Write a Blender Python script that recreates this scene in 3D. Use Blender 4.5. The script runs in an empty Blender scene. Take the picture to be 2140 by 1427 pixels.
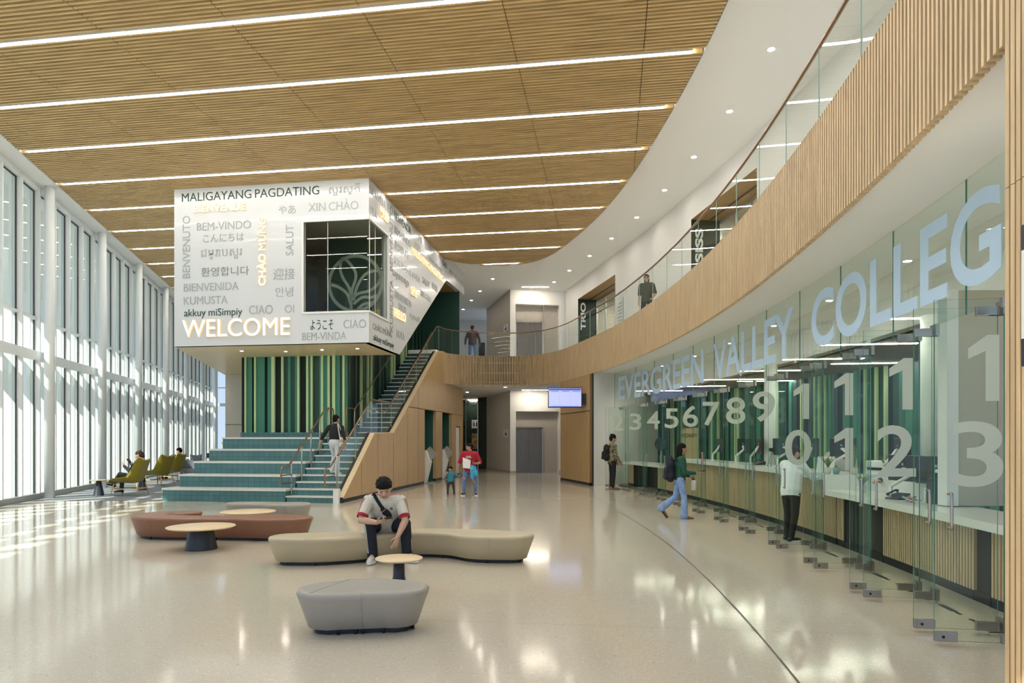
import bpy, bmesh, math, random
from mathutils import Vector, Matrix, noise
from mathutils.bvhtree import BVHTree
SC = bpy.context.scene
COL = SC.collection
V = Vector
R = random.Random(7)
pi, sin, cos, sqrt = math.pi, math.sin, math.cos, math.sqrt
# ---------------------------------------------------------------- camera
cam = bpy.data.cameras.new('camera'); cam.sensor_width = 36; cam.lens = 1420/2140*36
cam.shift_y = 205.5/2140; cam.clip_end = 400; cam.clip_start = .05
co = bpy.data.objects.new('camera', cam); COL.objects.link(co)
co.location = (0, 0, 1.6); co.rotation_euler = (pi/2, 0, 0); SC.camera = co
# ---------------------------------------------------------------- sky, sun, exposure
SC.view_settings.view_transform = 'Standard'; SC.view_settings.look = 'None'
SC.view_settings.exposure = 1.0; SC.view_settings.gamma = 1; SC.view_settings.use_curve_mapping = False
SC.cycles.transparent_max_bounces = 40; SC.cycles.max_bounces = 9; SC.cycles.diffuse_bounces = 5
SC.cycles.glossy_bounces = 4; SC.cycles.caustics_reflective = False; SC.cycles.caustics_refractive = False
SC.cycles.sample_clamp_indirect = 6.0
wd = bpy.data.worlds.new('sky'); SC.world = wd; wd.use_nodes = True
wn, wl = wd.node_tree.nodes, wd.node_tree.links
bg = wn['Background']; tc = wn.new('ShaderNodeTexCoord'); sx = wn.new('ShaderNodeSeparateXYZ')
rp = wn.new('ShaderNodeValToRGB'); wl.new(tc.outputs['Generated'], sx.inputs[0]); wl.new(sx.outputs[2], rp.inputs[0])
rp.color_ramp.elements[0].color = (.66, .80, 1, 1); rp.color_ramp.elements[0].position = .0
rp.color_ramp.elements[1].color = (.34, .55, .95, 1); rp.color_ramp.elements[1].position = .75
wl.new(rp.outputs[0], bg.inputs[0]); bg.inputs[1].default_value = .52
WD = V((-.2443, .9697, 0)); WN = V((.9697, .2443, 0))          # window wall: along, inward
sd = WN*1.0 + WD*.8 + V((0, 0, -1.3))
sl = bpy.data.lights.new('sun', 'SUN'); sl.energy = 4.4; sl.angle = .009; sl.color = (1, .95, .86)
so = bpy.data.objects.new('sun', sl); COL.objects.link(so); so.rotation_euler = sd.to_track_quat('-Z', 'Y').to_euler()
so.location = (-30, 10, 20)
STRIP_E, DOWN_E, OFFICE_E = 20, 110, 20
# ---------------------------------------------------------------- helpers
AL = math.atan(.1475); CA, SA = cos(AL), sin(AL)
def B(u, v, z=0): return V((u*CA+v*SA, -u*SA+v*CA, z))          # building grid -> world
class MB:
    def __init__(s): s.v = []; s.f = []; s.mi = []; s.sm = []
    def add(s, vs, fs, m=0, smooth=False):
        n = len(s.v); s.v += [V(p) for p in vs]
        for f in fs: s.f.append([i+n for i in f]); s.mi.append(m); s.sm.append(smooth)
        return s
    def box(s, x0, x1, y0, y1, z0, z1, m=0, xf=None):
        vs = [V((x, y, z)) for x in (x0, x1) for y in (y0, y1) for z in (z0, z1)]
        if xf: vs = [xf(p) for p in vs]
        return s.add(vs, [(0,1,3,2),(4,6,7,5),(0,4,5,1),(2,3,7,6),(0,2,6,4),(1,5,7,3)], m)
    def bar(s, p, q, w, h, up=(0,0,1), m=0):                     # rectangular bar from p to q
        p, q = V(p), V(q); d = (q-p).normalized(); a = d.cross(V(up))
        a = (a.normalized() if a.length > 1e-6 else V((1,0,0)))*w/2; b = a.normalized().cross(d)*h/2
        vs = [p-a-b, p+a-b, p+a+b, p-a+b, q-a-b, q+a-b, q+a+b, q-a+b]
        return s.add(vs, [(3,2,1,0),(4,5,6,7),(0,1,5,4),(1,2,6,5),(2,3,7,6),(3,0,4,7)], m)
    def prism(s, poly, z0, z1, m=0, xf=None, smooth=False):
        n = len(poly); vs = [V((p[0], p[1], z0)) for p in poly]+[V((p[0], p[1], z1)) for p in poly]
        if xf: vs = [xf(p) for p in vs]
        s.add(vs, [tuple(range(n-1, -1, -1)), tuple(range(n, 2*n))], m)
        n0 = len(s.v)-2*n
        for i in range(n): s.f.append([n0+i, n0+(i+1) % n, n0+n+(i+1) % n, n0+n+i]); s.mi.append(m); s.sm.append(smooth)
        return s
    def rings(s, rows, closed=True, cap=(False, False), m=0, smooth=True):
        n = len(rows[0]); n0 = len(s.v); s.v += [V(p) for r in rows for p in r]
        for i in range(len(rows)-1):
            for j in range(n if closed else n-1):
                k = (j+1) % n
                s.f.append([n0+i*n+j, n0+i*n+k, n0+(i+1)*n+k, n0+(i+1)*n+j]); s.mi.append(m); s.sm.append(smooth)
        if cap[0]: s.f.append([n0+j for j in range(n-1, -1, -1)]); s.mi.append(m); s.sm.append(False)
        if cap[1]: s.f.append([n0+(len(rows)-1)*n+j for j in range(n)]); s.mi.append(m); s.sm.append(False)
        return s
    def tube(s, pts, r, n=10, m=0, closed=False):
        pts = [V(p) for p in pts]; rows = []; pa = None; N = len(pts)
        for i, p in enumerate(pts):
            t = (pts[(i+1) % N]-pts[i-1]) if closed else (pts[min(i+1, N-1)]-pts[max(i-1, 0)])
            t.normalize()
            if pa is None: pa = t.orthogonal().normalized()
            pa = (pa-t*pa.dot(t)).normalized(); b = t.cross(pa); rr = r[i] if isinstance(r, (list, tuple)) else r
            rows.append([p+(pa*cos(2*pi*k/n)+b*sin(2*pi*k/n))*rr for k in range(n)])
        if closed: rows.append(rows[0])
        return s.rings(rows, True, (not closed, not closed), m)
    def lathe(s, prof, c=(0,0,0), n=24, m=0, smooth=True, sy=1):
        c = V(c); return s.rings([[c+V((r*cos(2*pi*k/n), r*sy*sin(2*pi*k/n), z)) for k in range(n)] for r, z in prof], True, (True, True), m, smooth)
    def build(s, name, mats, parent=None, loc=(0,0,0), rz=0, world=False, bev=0, rot=None):
        me = bpy.data.meshes.new(name); me.from_pydata([tuple(p) for p in s.v], [], s.f)
        mats = mats if isinstance(mats, (list, tuple)) else [mats]
        for m in mats: me.materials.append(m)
        me.polygons.foreach_set('material_index', s.mi); me.polygons.foreach_set('use_smooth', s.sm); me.update()
        return link(name, me, parent, loc, rz, world, bev, rot)
def link(name, me, parent=None, loc=(0,0,0), rz=0, world=False, bev=0, rot=None):
    o = bpy.data.objects.new(name, me); COL.objects.link(o); o.location = loc; o.rotation_euler = rot or (0, 0, rz)
    if parent:
        o.parent = parent
        if world: o.matrix_parent_inverse = parent.matrix_basis.inverted()
    if bev:
        b = o.modifiers.new('bevel', 'BEVEL'); b.width = bev; b.segments = 2; b.limit_method = 'ANGLE'
    return o
def fixn(o):                                                     # outward normals
    bm = bmesh.new(); bm.from_mesh(o.data); bmesh.ops.recalc_face_normals(bm, faces=bm.faces); bm.to_mesh(o.data); bm.free(); return o
def thing(name, label, cat, loc=(0,0,0), rz=0, group=None):
    o = bpy.data.objects.new(name, None); COL.objects.link(o); o.location = loc; o.rotation_euler = (0, 0, rz)
    o.empty_display_size = .1; return tag(o, label, cat, group)
def tag(o, label, cat, group=None):
    o['label'] = label; o['category'] = cat
    if group: o['group'] = group
    return o
def struct(o, label=None):
    o['kind'] = 'structure'
    if label: o['label'] = label
    return o
def dup(root, loc, rz, label=None, group=None):
    r = root.copy(); COL.objects.link(r); r.location = loc; r.rotation_euler = (0, 0, rz)
    if label: r['label'] = label
    if group: r['group'] = group
    for ch in list(root.children):
        c = ch.copy(); COL.objects.link(c); c.parent = r
        for g in ch.children: d = g.copy(); COL.objects.link(d); d.parent = c
    return r
def spline(P, n=8, closed=False):                                # Catmull-Rom through points
    P = [V(p) for p in P]; N = len(P); out = []
    for i in range(N if closed else N-1):
        g = (lambda k: P[k % N]) if closed else (lambda k: P[max(0, min(N-1, k))])
        a, b, c, d = g(i-1), g(i), g(i+1), g(i+2)
        for k in range(n):
            t = k/n; out.append(.5*((2*b)+(c-a)*t+(2*a-5*b+4*c-d)*t*t+(3*b-3*c+d-a)*t**3))
    if not closed: out.append(P[-1])
    return out
def resample(P, step):
    out = [P[0].copy()]; acc = 0
    for a, b in zip(P, P[1:]):
        L = (b-a).length; t = step-acc
        while t <= L: out.append(a.lerp(b, t/L)); t += step
        acc = (acc+L) % step if L else acc
    return out
_tc = {}
def textdata(s, bold=0, ex=0):
    k = (s, bold, ex)
    if k not in _tc:
        cu = bpy.data.curves.new('t', 'FONT'); cu.body = s; cu.size = 1; cu.offset = bold; cu.extrude = ex; cu.resolution_u = 5
        o = bpy.data.objects.new('t', cu); COL.objects.link(o); bpy.context.view_layer.update()
        me = bpy.data.meshes.new_from_object(o.evaluated_get(bpy.context.evaluated_depsgraph_get()))
        vs = [v.co.copy() for v in me.vertices]; fs = [tuple(p.vertices) for p in me.polygons]
        bpy.data.objects.remove(o); bpy.data.curves.remove(cu); bpy.data.meshes.remove(me)
        _tc[k] = (vs, fs)
    return _tc[k]
def text(s, org, xd, yd, w, h, depth, bold=0, mb=None, m=0):     # text stretched to a w x h box at org
    vs, fs = textdata(s, bold, .05); xd, yd = V(xd), V(yd); nd = xd.cross(yd); org = V(org)
    x0 = min(p.x for p in vs); x1 = max(p.x for p in vs); y0 = min(p.y for p in vs); y1 = max(p.y for p in vs)
    mb = mb or MB()
    mb.add([org+xd*((p.x-x0)/(x1-x0)*w)+yd*((p.y-y0)/(y1-y0)*h)+nd*((p.z+.05)*10*depth) for p in vs], fs, m); return mb
# ---------------------------------------------------------------- materials
def new(name):
    m = bpy.data.materials.new(name); m.use_nodes = True; nt = m.node_tree
    return m, nt.nodes, nt.links, nt.nodes['Principled BSDF']
def mat(name, c, rough=.5, metal=0, noise_=0, scale=8, stretch=None, bump=0, coat=0, spec=.5, sheen=0):
    m, n, l, p = new(name); p.inputs['Base Color'].default_value = (*c, 1); p.inputs['Roughness'].default_value = rough
    p.inputs['Metallic'].default_value = metal; p.inputs['Coat Weight'].default_value = coat; p.inputs['Specular IOR Level'].default_value = spec
    p.inputs['Sheen Weight'].default_value = sheen
    if noise_ or bump:
        t = n.new('ShaderNodeTexCoord'); mp = n.new('ShaderNodeMapping'); nz = n.new('ShaderNodeTexNoise')
        l.new(t.outputs['Object'], mp.inputs[0]); l.new(mp.outputs[0], nz.inputs[0]); nz.inputs['Scale'].default_value = scale; nz.inputs['Detail'].default_value = 4
        if stretch: mp.inputs['Scale'].default_value = stretch
        if noise_:
            r = n.new('ShaderNodeValToRGB'); l.new(nz.outputs[0], r.inputs[0]); l.new(r.outputs[0], p.inputs['Base Color'])
            r.color_ramp.elements[0].position = .3; r.color_ramp.elements[1].position = .7
            r.color_ramp.elements[0].color = (*[q*(1-noise_) for q in c], 1); r.color_ramp.elements[1].color = (*[min(1, q*(1+noise_)) for q in c], 1)
        if bump:
            b = n.new('ShaderNodeBump'); b.inputs['Strength'].default_value = bump; b.inputs['Distance'].default_value = .01
            l.new(nz.outputs[0], b.inputs['Height']); l.new(b.outputs[0], p.inputs['Normal'])
    return m
def emit(name, c, e):
    m, n, l, p = new(name); p.inputs['Base Color'].default_value = (*c, 1)
    p.inputs['Emission Color'].default_value = (*c, 1); p.inputs['Emission Strength'].default_value = e; return m
def glass(name, tint, refl=1.0, rough=0.0):                      # thin architectural glass
    m, n, l, p = new(name); n.remove(p); out = n['Material Output']
    tr = n.new('ShaderNodeBsdfTransparent'); tr.inputs[0].default_value = (*tint, 1)
    g = n.new('ShaderNodeBsdfGlossy'); g.inputs['Roughness'].default_value = rough; g.inputs[0].default_value = (.95, 1, .97, 1)
    ge = n.new('ShaderNodeNewGeometry'); dp = n.new('ShaderNodeVectorMath'); dp.operation = 'DOT_PRODUCT'
    l.new(ge.outputs['Incoming'], dp.inputs[0]); l.new(ge.outputs['Normal'], dp.inputs[1]); prev = dp.outputs['Value']
    for op, val in (('ABSOLUTE', 0), ('SUBTRACT', None), ('POWER', 5), ('MULTIPLY', .96), ('ADD', .04), ('MULTIPLY', refl)):
        k = n.new('ShaderNodeMath'); k.operation = op; k.use_clamp = op == 'MULTIPLY'
        if op == 'SUBTRACT': k.inputs[0].default_value = 1; l.new(prev, k.inputs[1])
        else: l.new(prev, k.inputs[0]); k.inputs[1].default_value = val
        prev = k.outputs[0]
    mx = n.new('ShaderNodeMixShader'); l.new(prev, mx.inputs[0])
    l.new(tr.outputs[0], mx.inputs[1]); l.new(g.outputs[0], mx.inputs[2]); l.new(mx.outputs[0], out.inputs[0]); return m
def wood(name, c, axis='Z', var=.22, rough=.45, plank=0):        # grain runs along axis
    m, n, l, p = new(name); t = n.new('ShaderNodeTexCoord'); mp = n.new('ShaderNodeMapping'); nz = n.new('ShaderNodeTexNoise')
    s = {'X': (.5, 9, 9), 'Y': (9, .5, 9), 'Z': (9, 9, .5)}[axis]; mp.inputs['Scale'].default_value = s
    l.new(t.outputs['Object'], mp.inputs[0]); l.new(mp.outputs[0], nz.inputs[0]); nz.inputs['Scale'].default_value = 3; nz.inputs['Detail'].default_value = 6
    r = n.new('ShaderNodeValToRGB'); l.new(nz.outputs[0], r.inputs[0]); l.new(r.outputs[0], p.inputs['Base Color'])
    r.color_ramp.elements[0].position = .3; r.color_ramp.elements[1].position = .72
    r.color_ramp.elements[0].color = (*[q*(1-var) for q in c], 1); r.color_ramp.elements[1].color = (*[min(1, q*(1+var)) for q in c], 1)
    p.inputs['Roughness'].default_value = rough; return m
def terrazzo():
    m, n, l, p = new('terrazzo'); t = n.new('ShaderNodeTexCoord')
    vo = n.new('ShaderNodeTexVoronoi'); vo.inputs['Scale'].default_value = 90; l.new(t.outputs['Object'], vo.inputs[0])
    r = n.new('ShaderNodeValToRGB'); l.new(vo.outputs['Color'], r.inputs[0]); r.color_ramp.interpolation = 'CONSTANT'
    cols = [(0, (.53,.475,.385)), (.16, (.585,.53,.435)), (.75, (.635,.585,.49)), (.9, (.69,.66,.585)), (.965, (.34, .28, .22))]
    for i, (q, c) in enumerate(cols):
        e = r.color_ramp.elements[i] if i < 2 else r.color_ramp.elements.new(q); e.position = q; e.color = (*c, 1)
    l.new(r.outputs[0], p.inputs['Base Color']); p.inputs['Roughness'].default_value = .07; p.inputs['Specular IOR Level'].default_value = .6
    nz = n.new('ShaderNodeTexNoise'); nz.inputs['Scale'].default_value = 1.3; nz.inputs['Detail'].default_value = 2; l.new(t.outputs['Object'], nz.inputs[0])
    b = n.new('ShaderNodeBump'); b.inputs['Strength'].default_value = .035; b.inputs['Distance'].default_value = .02
    l.new(nz.outputs[0], b.inputs['Height']); l.new(b.outputs[0], p.inputs['Normal'])
    n2 = n.new('ShaderNodeTexNoise'); n2.inputs['Scale'].default_value = .6; l.new(t.outputs['Object'], n2.inputs[0])
    mr = n.new('ShaderNodeMapRange'); mr.inputs['To Min'].default_value = .07; mr.inputs['To Max'].default_value = .13
    l.new(n2.outputs[0], mr.inputs[0]); l.new(mr.outputs[0], p.inputs['Roughness']); return m
def tile(name, c1, c2, mort, w, h, vec='XZ', rough=.3, off=0.0):
    m, n, l, p = new(name); t = n.new('ShaderNodeTexCoord'); s = n.new('ShaderNodeSeparateXYZ'); cb = n.new('ShaderNodeCombineXYZ'); br = n.new('ShaderNodeTexBrick')
    l.new(t.outputs['Object'], s.inputs[0]); l.new(s.outputs['XYZ'.index(vec[0])], cb.inputs[0]); l.new(s.outputs['XYZ'.index(vec[1])], cb.inputs[1])
    l.new(cb.outputs[0], br.inputs[0]); br.offset = off; br.inputs['Color1'].default_value = (*c1, 1); br.inputs['Color2'].default_value = (*c2, 1); br.inputs['Mortar'].default_value = (*mort, 1)
    br.inputs['Scale'].default_value = 1; br.inputs['Brick Width'].default_value = w; br.inputs['Row Height'].default_value = h; br.inputs['Mortar Size'].default_value = .004
    l.new(br.outputs[0], p.inputs['Base Color']); p.inputs['Roughness'].default_value = rough; return m
M = {}
M['white'] = mat('white_paint', (.78, .78, .76), .55)
M['ceilw'] = mat('ceiling_plaster', (.88, .88, .86), .7)
M['wallw'] = mat('wall_plaster', (.80, .79, .77), .6)
M['greige'] = mat('greige_wallcovering', (.44, .40, .36), .5, 0, .06, 6, (8, 8, .4))
M['steelw'] = mat('window_frame_paint', (.72, .75, .75), .4)
M['alu'] = mat('sill_metal', (.42, .44, .42), .35, .6)
M['gasket'] = mat('black_gasket', (.012, .014, .016), .5)
M['slat'] = wood('ceiling_slat_wood', (.60, .425, .20), 'X', .25)
M['backing'] = mat('ceiling_backing', (.055, .036, .018), .9)
M['slatz'] = wood('wall_slat_wood', (.60, .45, .265), 'Z', .2)
M['panel'] = wood('wall_panel_wood', (.47, .315, .15), 'Z', .16, .42)
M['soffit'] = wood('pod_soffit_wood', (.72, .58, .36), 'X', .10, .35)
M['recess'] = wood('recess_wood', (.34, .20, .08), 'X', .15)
M['oak'] = wood('pale_oak', (.74, .58, .36), 'X', .10, .4)
M['legwood'] = wood('leg_wood', (.60, .40, .20), 'Z', .15)
M['strip'] = emit('strip_light', (1, .965, .89), STRIP_E)
M['down'] = emit('downlight', (1, .92, .8), DOWN_E)
M['olight'] = emit('office_light', (1, .92, .8), OFFICE_E)
M['wash'] = emit('wall_wash_light', (1, .90, .74), 60)
M['floor'] = terrazzo()
M['carpet'] = mat('grey_carpet', (.24, .26, .27), .95, 0, .25, 30)
M['joint'] = mat('floor_joint', (.12, .10, .09), .4)
M['tile'] = tile('teal_tile', (.060, .165, .175), (.075, .195, .205), (.02, .06, .065), .16, .16, 'XZ', .3)
M['tread'] = mat('white_tread_stone', (.70, .70, .66), .3, 0, .05, 20)
M['stairrise'] = mat('dark_teal_riser', (.012, .065, .075), .5)
M['podw'] = mat('pod_white_panel', (.63, .65, .67), .25, coat=.3)
M['txt_g'] = mat('grey_lettering', (.36, .39, .40), .5)
M['txt_m'] = mat('mid_grey_lettering', (.24, .26, .26), .5)
M['txt_d'] = mat('dark_green_lettering', (.01, .055, .035), .5)
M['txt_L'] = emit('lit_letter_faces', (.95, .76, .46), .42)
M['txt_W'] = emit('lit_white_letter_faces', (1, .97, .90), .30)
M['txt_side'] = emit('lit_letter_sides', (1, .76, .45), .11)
M['green_d'] = mat('dark_green_panel', (.008, .05, .035), .5)
M['green_dd'] = mat('darkest_green_panel', (.004, .022, .015), .5)
M['green_m'] = mat('mid_green_panel', (.045, .21, .145), .5)
M['green_t'] = mat('teal_green_panel', (.03, .13, .105), .5)
M['green_l'] = mat('pale_green_fin', (.50, .66, .36), .5)
M['niche'] = mat('green_niche_paint', (.012, .085, .07), .6)
M['glass'] = glass('clear_glass', (.955, .985, .97), .9)
M['gglass'] = glass('green_tint_glass', (.93, .972, .95), .6)
M['dglass'] = glass('door_glass', (.95, .982, .965), .32)
M['podglass'] = glass('pod_glass', (.62, .68, .65), .7)
M['edge'] = mat('green_glass_edge', (.03, .20, .14), .12, spec=.8)
M['edge2'] = mat('pale_glass_edge', (.34, .48, .42), .2, spec=.8)
M['winglass'] = glass('window_glass', (.92, .96, .95), .8)
M['frost'] = mat('frosted_number_film', (.52, .585, .50), .6)
M['blueletter'] = mat('pale_blue_letter_film', (.54, .73, .93), .6)
M['steel'] = mat('brushed_steel', (.40, .38, .36), .3, 1)
M['elev'] = mat('elevator_steel', (.16, .15, .14), .40, 1, .12, 3, (12, 12, .6))
M['chrome'] = mat('chrome', (.75, .75, .74), .15, 1)
M['bronze'] = mat('bronze_handrail', (.30, .19, .12), .3, .8)
M['black'] = mat('black_plastic', (.012, .013, .016), .4)
M['navy'] = mat('dark_navy_metal', (.022, .030, .045), .4)
M['white_stone'] = mat('white_counter_top', (.80, .80, .76), .18)
M['beige'] = mat('beige_wall', (.52, .47, .38), .6)
M['dark'] = mat('dark_void', (.02, .02, .02), .8)
M['grey_l'] = mat('grey_leather', (.33, .315, .285), .42, bump=.08, scale=60)
M['tan_l'] = mat('tan_leather', (.47, .41, .28), .42, bump=.08, scale=60)
M['brown_l'] = mat('brown_leather', (.25, .115, .07), .40, bump=.08, scale=60)
M['must'] = mat('mustard_wool', (.25, .20, .008), .9, 0, .12, 60, sheen=.3)
M['greyshell'] = mat('grey_shell', (.22, .24, .27), .5)
M['screenb'] = emit('screen_blue', (.50, .56, 1.0), .28)
M['paper'] = mat('white_paper', (.8, .8, .78), .7)
# ================================================================ SETTING
def plane(name, x0, x1, y0, y1, z, m):
    return MB().add([(x0,y0,z),(x1,y0,z),(x1,y1,z),(x0,y1,z)], [(0,1,2,3)]).build(name, m)
def P(t, n, z=0): return V((-8.32, 0, z))+WD*t+WN*n             # window wall: t along, n inward
pf = [P(-7,-.1), P(49,-.1), V((11,47.5,0)), V((11,-7,0))]
struct(MB().add(pf, [(3,2,1,0)]).build('floor', M['floor']))
cp = [P(16.2, .02), P(16.2, .35), P(18.3, .40), B(-11.75, 16.35), B(-11.5, 19), B(-15.2, 24.8), B(-15.2, 44), P(45.4, .02)]
struct(MB().prism([(p.x, p.y) for p in cp], .001, .008).build('floor_carpet', M['carpet']))
# inlaid joint lines
cc = V((-57.74, 12.52, 0)); cr = 60.17
m = MB()
for i in range(60):
    a0, a1 = [math.asin((y-12.52)/cr) for y in (1.5+i*.28, 1.5+(i+1)*.28)]
    m.add([cc+V((cos(a)*r, sin(a)*r, .0015)) for a, r in ((a0, cr-.009), (a1, cr-.009), (a1, cr+.009), (a0, cr+.009))], [(3,2,1,0)])
for y in (5.7, 8.6, 11.6, 14.6, 17.6):
    a = math.asin((y-12.52)/cr); d = V((cos(a), sin(a), 0)); q = V((-d.y, d.x, 0))*.002
    for s0, s1 in ((-3.5, 0), (0, 1.6)): m.add([cc+d*(cr+s0)-q+V((0,0,.0014)), cc+d*(cr+s1)-q+V((0,0,.0014)), cc+d*(cr+s1)+q+V((0,0,.0014)), cc+d*(cr+s0)+q+V((0,0,.0014))], [(0,1,2,3)])
struct(m.build('trim_1', M['joint']))
# ---------------------------------------------------------------- slatted ceiling
ZC = 8.5; ZW = 8.8
edge = spline([(2.55,3,0),(2.95,6,0),(3.25,8.6,0),(3.41,11,0),(3.38,13.94,0),(3.16,17.54,0),(2.77,20.52,0),(2.11,23.38,0),(1.45,25.4,0),(.56,26.6,0),(-.76,26.92,0),(-1.94,26.55,0),(-2.60,26.0,0)], 10)
euv = [(p.x*CA-p.y*SA, p.x*SA+p.y*CA) for p in edge]
def cross(v):
    out = []
    for (a, b), (c, d) in zip(euv, euv[1:]):
        if (b-v)*(d-v) < 0: out.append(a+(c-a)*(v-b)/(d-b))
    return sorted(out)
def leftu(v): return (-7.70-v*(SA+.252*CA))/(CA-.252*SA)
def spans(v):
    L = leftu(v); c = cross(v)
    if v < 25.35: return [(L, c[-1])] if c else [(L, 1.6)]
    return ([(L, -12.6-.41*(v-25.35))] if leftu(v) < -13-.41*(v-25.35) else [])+([(c[0], c[-1])] if len(c) > 1 else [])
m = MB(); bk = MB(); v = 2.6; sp = .099; lights = [10.45+1.98*k for k in range(-3, 11)]
while v < 38:
    near = min(abs(v-q) for q in lights)
    for a, b in spans(v):
        ua, ub = a, b
        bk.box(ua, ub, v-sp/2, v+sp/2, ZC+.10, ZC+.12)
        if near < .06: continue
        k = math.floor((ua+1.71)/2.27); x = ua
        while x < ub:
            nx = min(ub, -1.71+2.27*(k+1)); k += 1
            if nx-x > .03: m.box(x, nx-.014, v-.022, v+.022, ZC, ZC+.092)
            x = nx
    v += sp
ceil = struct(m.build('ceiling', M['slat'], rz=-AL))
bk.build('backing_board', M['backing'], ceil)
struct(MB().rings([[p+V((0,0,ZC)) for p in edge], [p+V((0,0,ZW)) for p in edge]], closed=False).build('trim_2', M['white']))
struct(MB().add([p+V((0,0,ZW)) for p in (P(-3,-.05), P(49,-.05), V((10,47.5,0)), V((10,-3,0)))], [(0,1,2,3)]).build('ceiling_white', M['ceilw']))
struct(MB().add([P(2,-.05,ZC), P(2,.62,ZC), P(47,.62,ZC), P(47,-.05,ZC)], [(0,1,2,3)]).build('ceiling_edge', M['white']))
struct(MB().rings([[P(2,.62,ZC),P(47,.62,ZC)],[P(2,.62,ZW),P(47,.62,ZW)]], closed=False, smooth=False).build('trim_3', M['white']))
def strip(v, a, b, lab, grp='recessed light lines in the slatted ceiling'):
    t = thing('linear_light', lab, 'ceiling light', B((a+b)/2, v, ZC), -AL, grp)
    h = (b-a)/2
    MB().box(-h, h, -.036, .036, -.004, .01).build('diffuser', M['strip'], t)
    MB().box(-h-.01, h+.01, -.05, -.037, 0, .09).box(-h-.01, h+.01, .037, .05, 0, .09).build('housing', M['white'], t)
names = ['line of light in the slatted ceiling, outermost toward the viewer', 'long line of light crossing the top edge of the ceiling view', 'second long line of light from the top of the ceiling',
         'third long line of light from the top of the ceiling', 'long line of light just in front of the welcome box']
for k, v in enumerate(lights):
    for i, (a, b) in enumerate(spans(v)):
        if v < 9: lab = 'line of light in the slatted ceiling above the near floor'; 
        elif v < 17: lab = ['long line of light nearest, cut by the top of the photo', 'long line of light second from the top of the ceiling', 'long line of light third from the top of the ceiling', 'long line of light just before the lettered box'][k-3]
        else: lab = ''
        if v < 17: strip(v, a+.2, b-.22, lab); continue
        j = k-6
        od = ['first', 'second', 'third', 'fourth', 'fifth', 'sixth', 'seventh', 'eighth'][j-1] if 0 < j < 9 else 'farthest'
        if b > -6 and a < -9: strip(v, a+.2, -12.1-.36*max(0, v-17.2), od+' short line of light between window wall and lettered box'); strip(v, -6.22+max(0, .0*(v-17)), b-.22, od+' line of light right of the lettered box, from the front')
        elif a < -9: strip(v, a+.2, -12.1-.36*(v-17.2), od+' short line of light between window wall and lettered box') if v < 28.5 else None
        else: strip(v, a+.35, b-.5, 'shortest and farthest line of light at the rounded ceiling end')
def downlight(p, lab, r=.06, grp='round downlights in the white ceiling'):
    t = thing('downlight', lab, 'downlight', p, 0, grp)
    MB().lathe([(r, -.004), (r, .01)], n=16).build('lens', M['down'], t); MB().lathe([(r*1.25, -.003), (r*1.25, .008)], n=16).build('rim', M['white'], t)
for i, (x, y) in enumerate([(4.78,12.53),(4.77,14.9),(4.63,17.3),(4.4,19.6),(4.04,22),(3.56,24.3),(3.04,26.6),(2.44,28.9),(1.92,31)]):
    o = ['nearest','second','third','fourth','fifth','sixth','seventh','eighth','ninth'][i]
    downlight((x, y, ZW), o+' downlight along the white ceiling above the balcony walkway')
for i, (x, y) in enumerate([(-.86,30.4),(-1.55,32.9),(-2.1,35.1),(-2.7,37.5)]):
    downlight((x, y, ZW), ['nearest','second','third','farthest'][i]+' downlight over the upper corridor left of the lift')
# ---------------------------------------------------------------- window wall
T0, TS, CS = 19.06, 1.0575, 4.23
def mull(mb, t, z0=0, z1=8.5): 
    mb.add([P(t+a, n, z) for a in (-.032, .032) for n in (-.09, .13) for z in (z0, z1)], [(0,1,3,2),(4,6,7,5),(0,4,5,1),(2,3,7,6),(0,2,6,4),(1,5,7,3)])
    mb.add([P(t+a, n, z) for a in (-.03, .03) for n in (-.34, -.1) for z in (z0-.3, z1)], [(0,1,3,2),(4,6,7,5),(0,4,5,1),(2,3,7,6),(0,2,6,4),(1,5,7,3)])
def tb(mb, t0, t1, n0, n1, z0, z1, m=0):
    mb.add([P(t, n, z) for t in (t0, t1) for n in (n0, n1) for z in (z0, z1)], [(0,1,3,2),(4,6,7,5),(0,4,5,1),(2,3,7,6),(0,2,6,4),(1,5,7,3)], m)
for w in range(-4, 7):
    t0 = T0+CS*w; t1 = t0+CS if w < 6 else 45.3
    if t0 > 45: break
    f = MB(); n = 4 if w < 6 else 1
    for k in range(n): mull(f, t0+TS*k)
    tb(f, t0, t1, -.02, .12, 3.76, 4.0); tb(f, t0, t1, -.02, .07, 4.86, 4.93); tb(f, t0, t1, -.03, .10, 8.36, 8.5)
    tb(f, t0, t1, -1.0, -.34, 3.80, 3.86)
    fr = struct(f.build('window_%d' % (w+5), M['steelw']))
    g = MB(); tb(g, t0, t1, -.03, -.022, .05, 8.45); g.build('pane', M['winglass'], fr)
    s = MB(); tb(s, t0, t1, -.02, .14, 0, .15); s.build('sill', M['alu'], fr)
    q = MB()
    for k in range(n): tb(q, t0+TS*(k+1)-.062, t0+TS*(k+1)-.033, -.02, .005, .15, 8.36)
    tb(q, t0, t1, -.02, .005, 8.33, 8.36); q.build('gasket', M['gasket'], fr)
for k in range(7):
    c = P(19.03+CS*k, .36)
    o = MB().lathe([(.125, 0), (.125, 8.5)], n=28).build('column', M['steelw'], loc=c); struct(o, 'round white column in front of the window wall')
f = MB(); e0, e1 = P(45.3, 0), P(45.3, 0)+V((9, 0, 0))
for z in (0, 3.76, 4.86, 8.36): f.bar(e0+V((0,0,z+.1)), e1+V((0,0,z+.1)), .12, .2 if z != 4.86 else .07)
for k in range(7): f.bar(e0+V((k*1.5,0,0)), e0+V((k*1.5,0,8.5)), .07, .14, (1,0,0))
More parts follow.
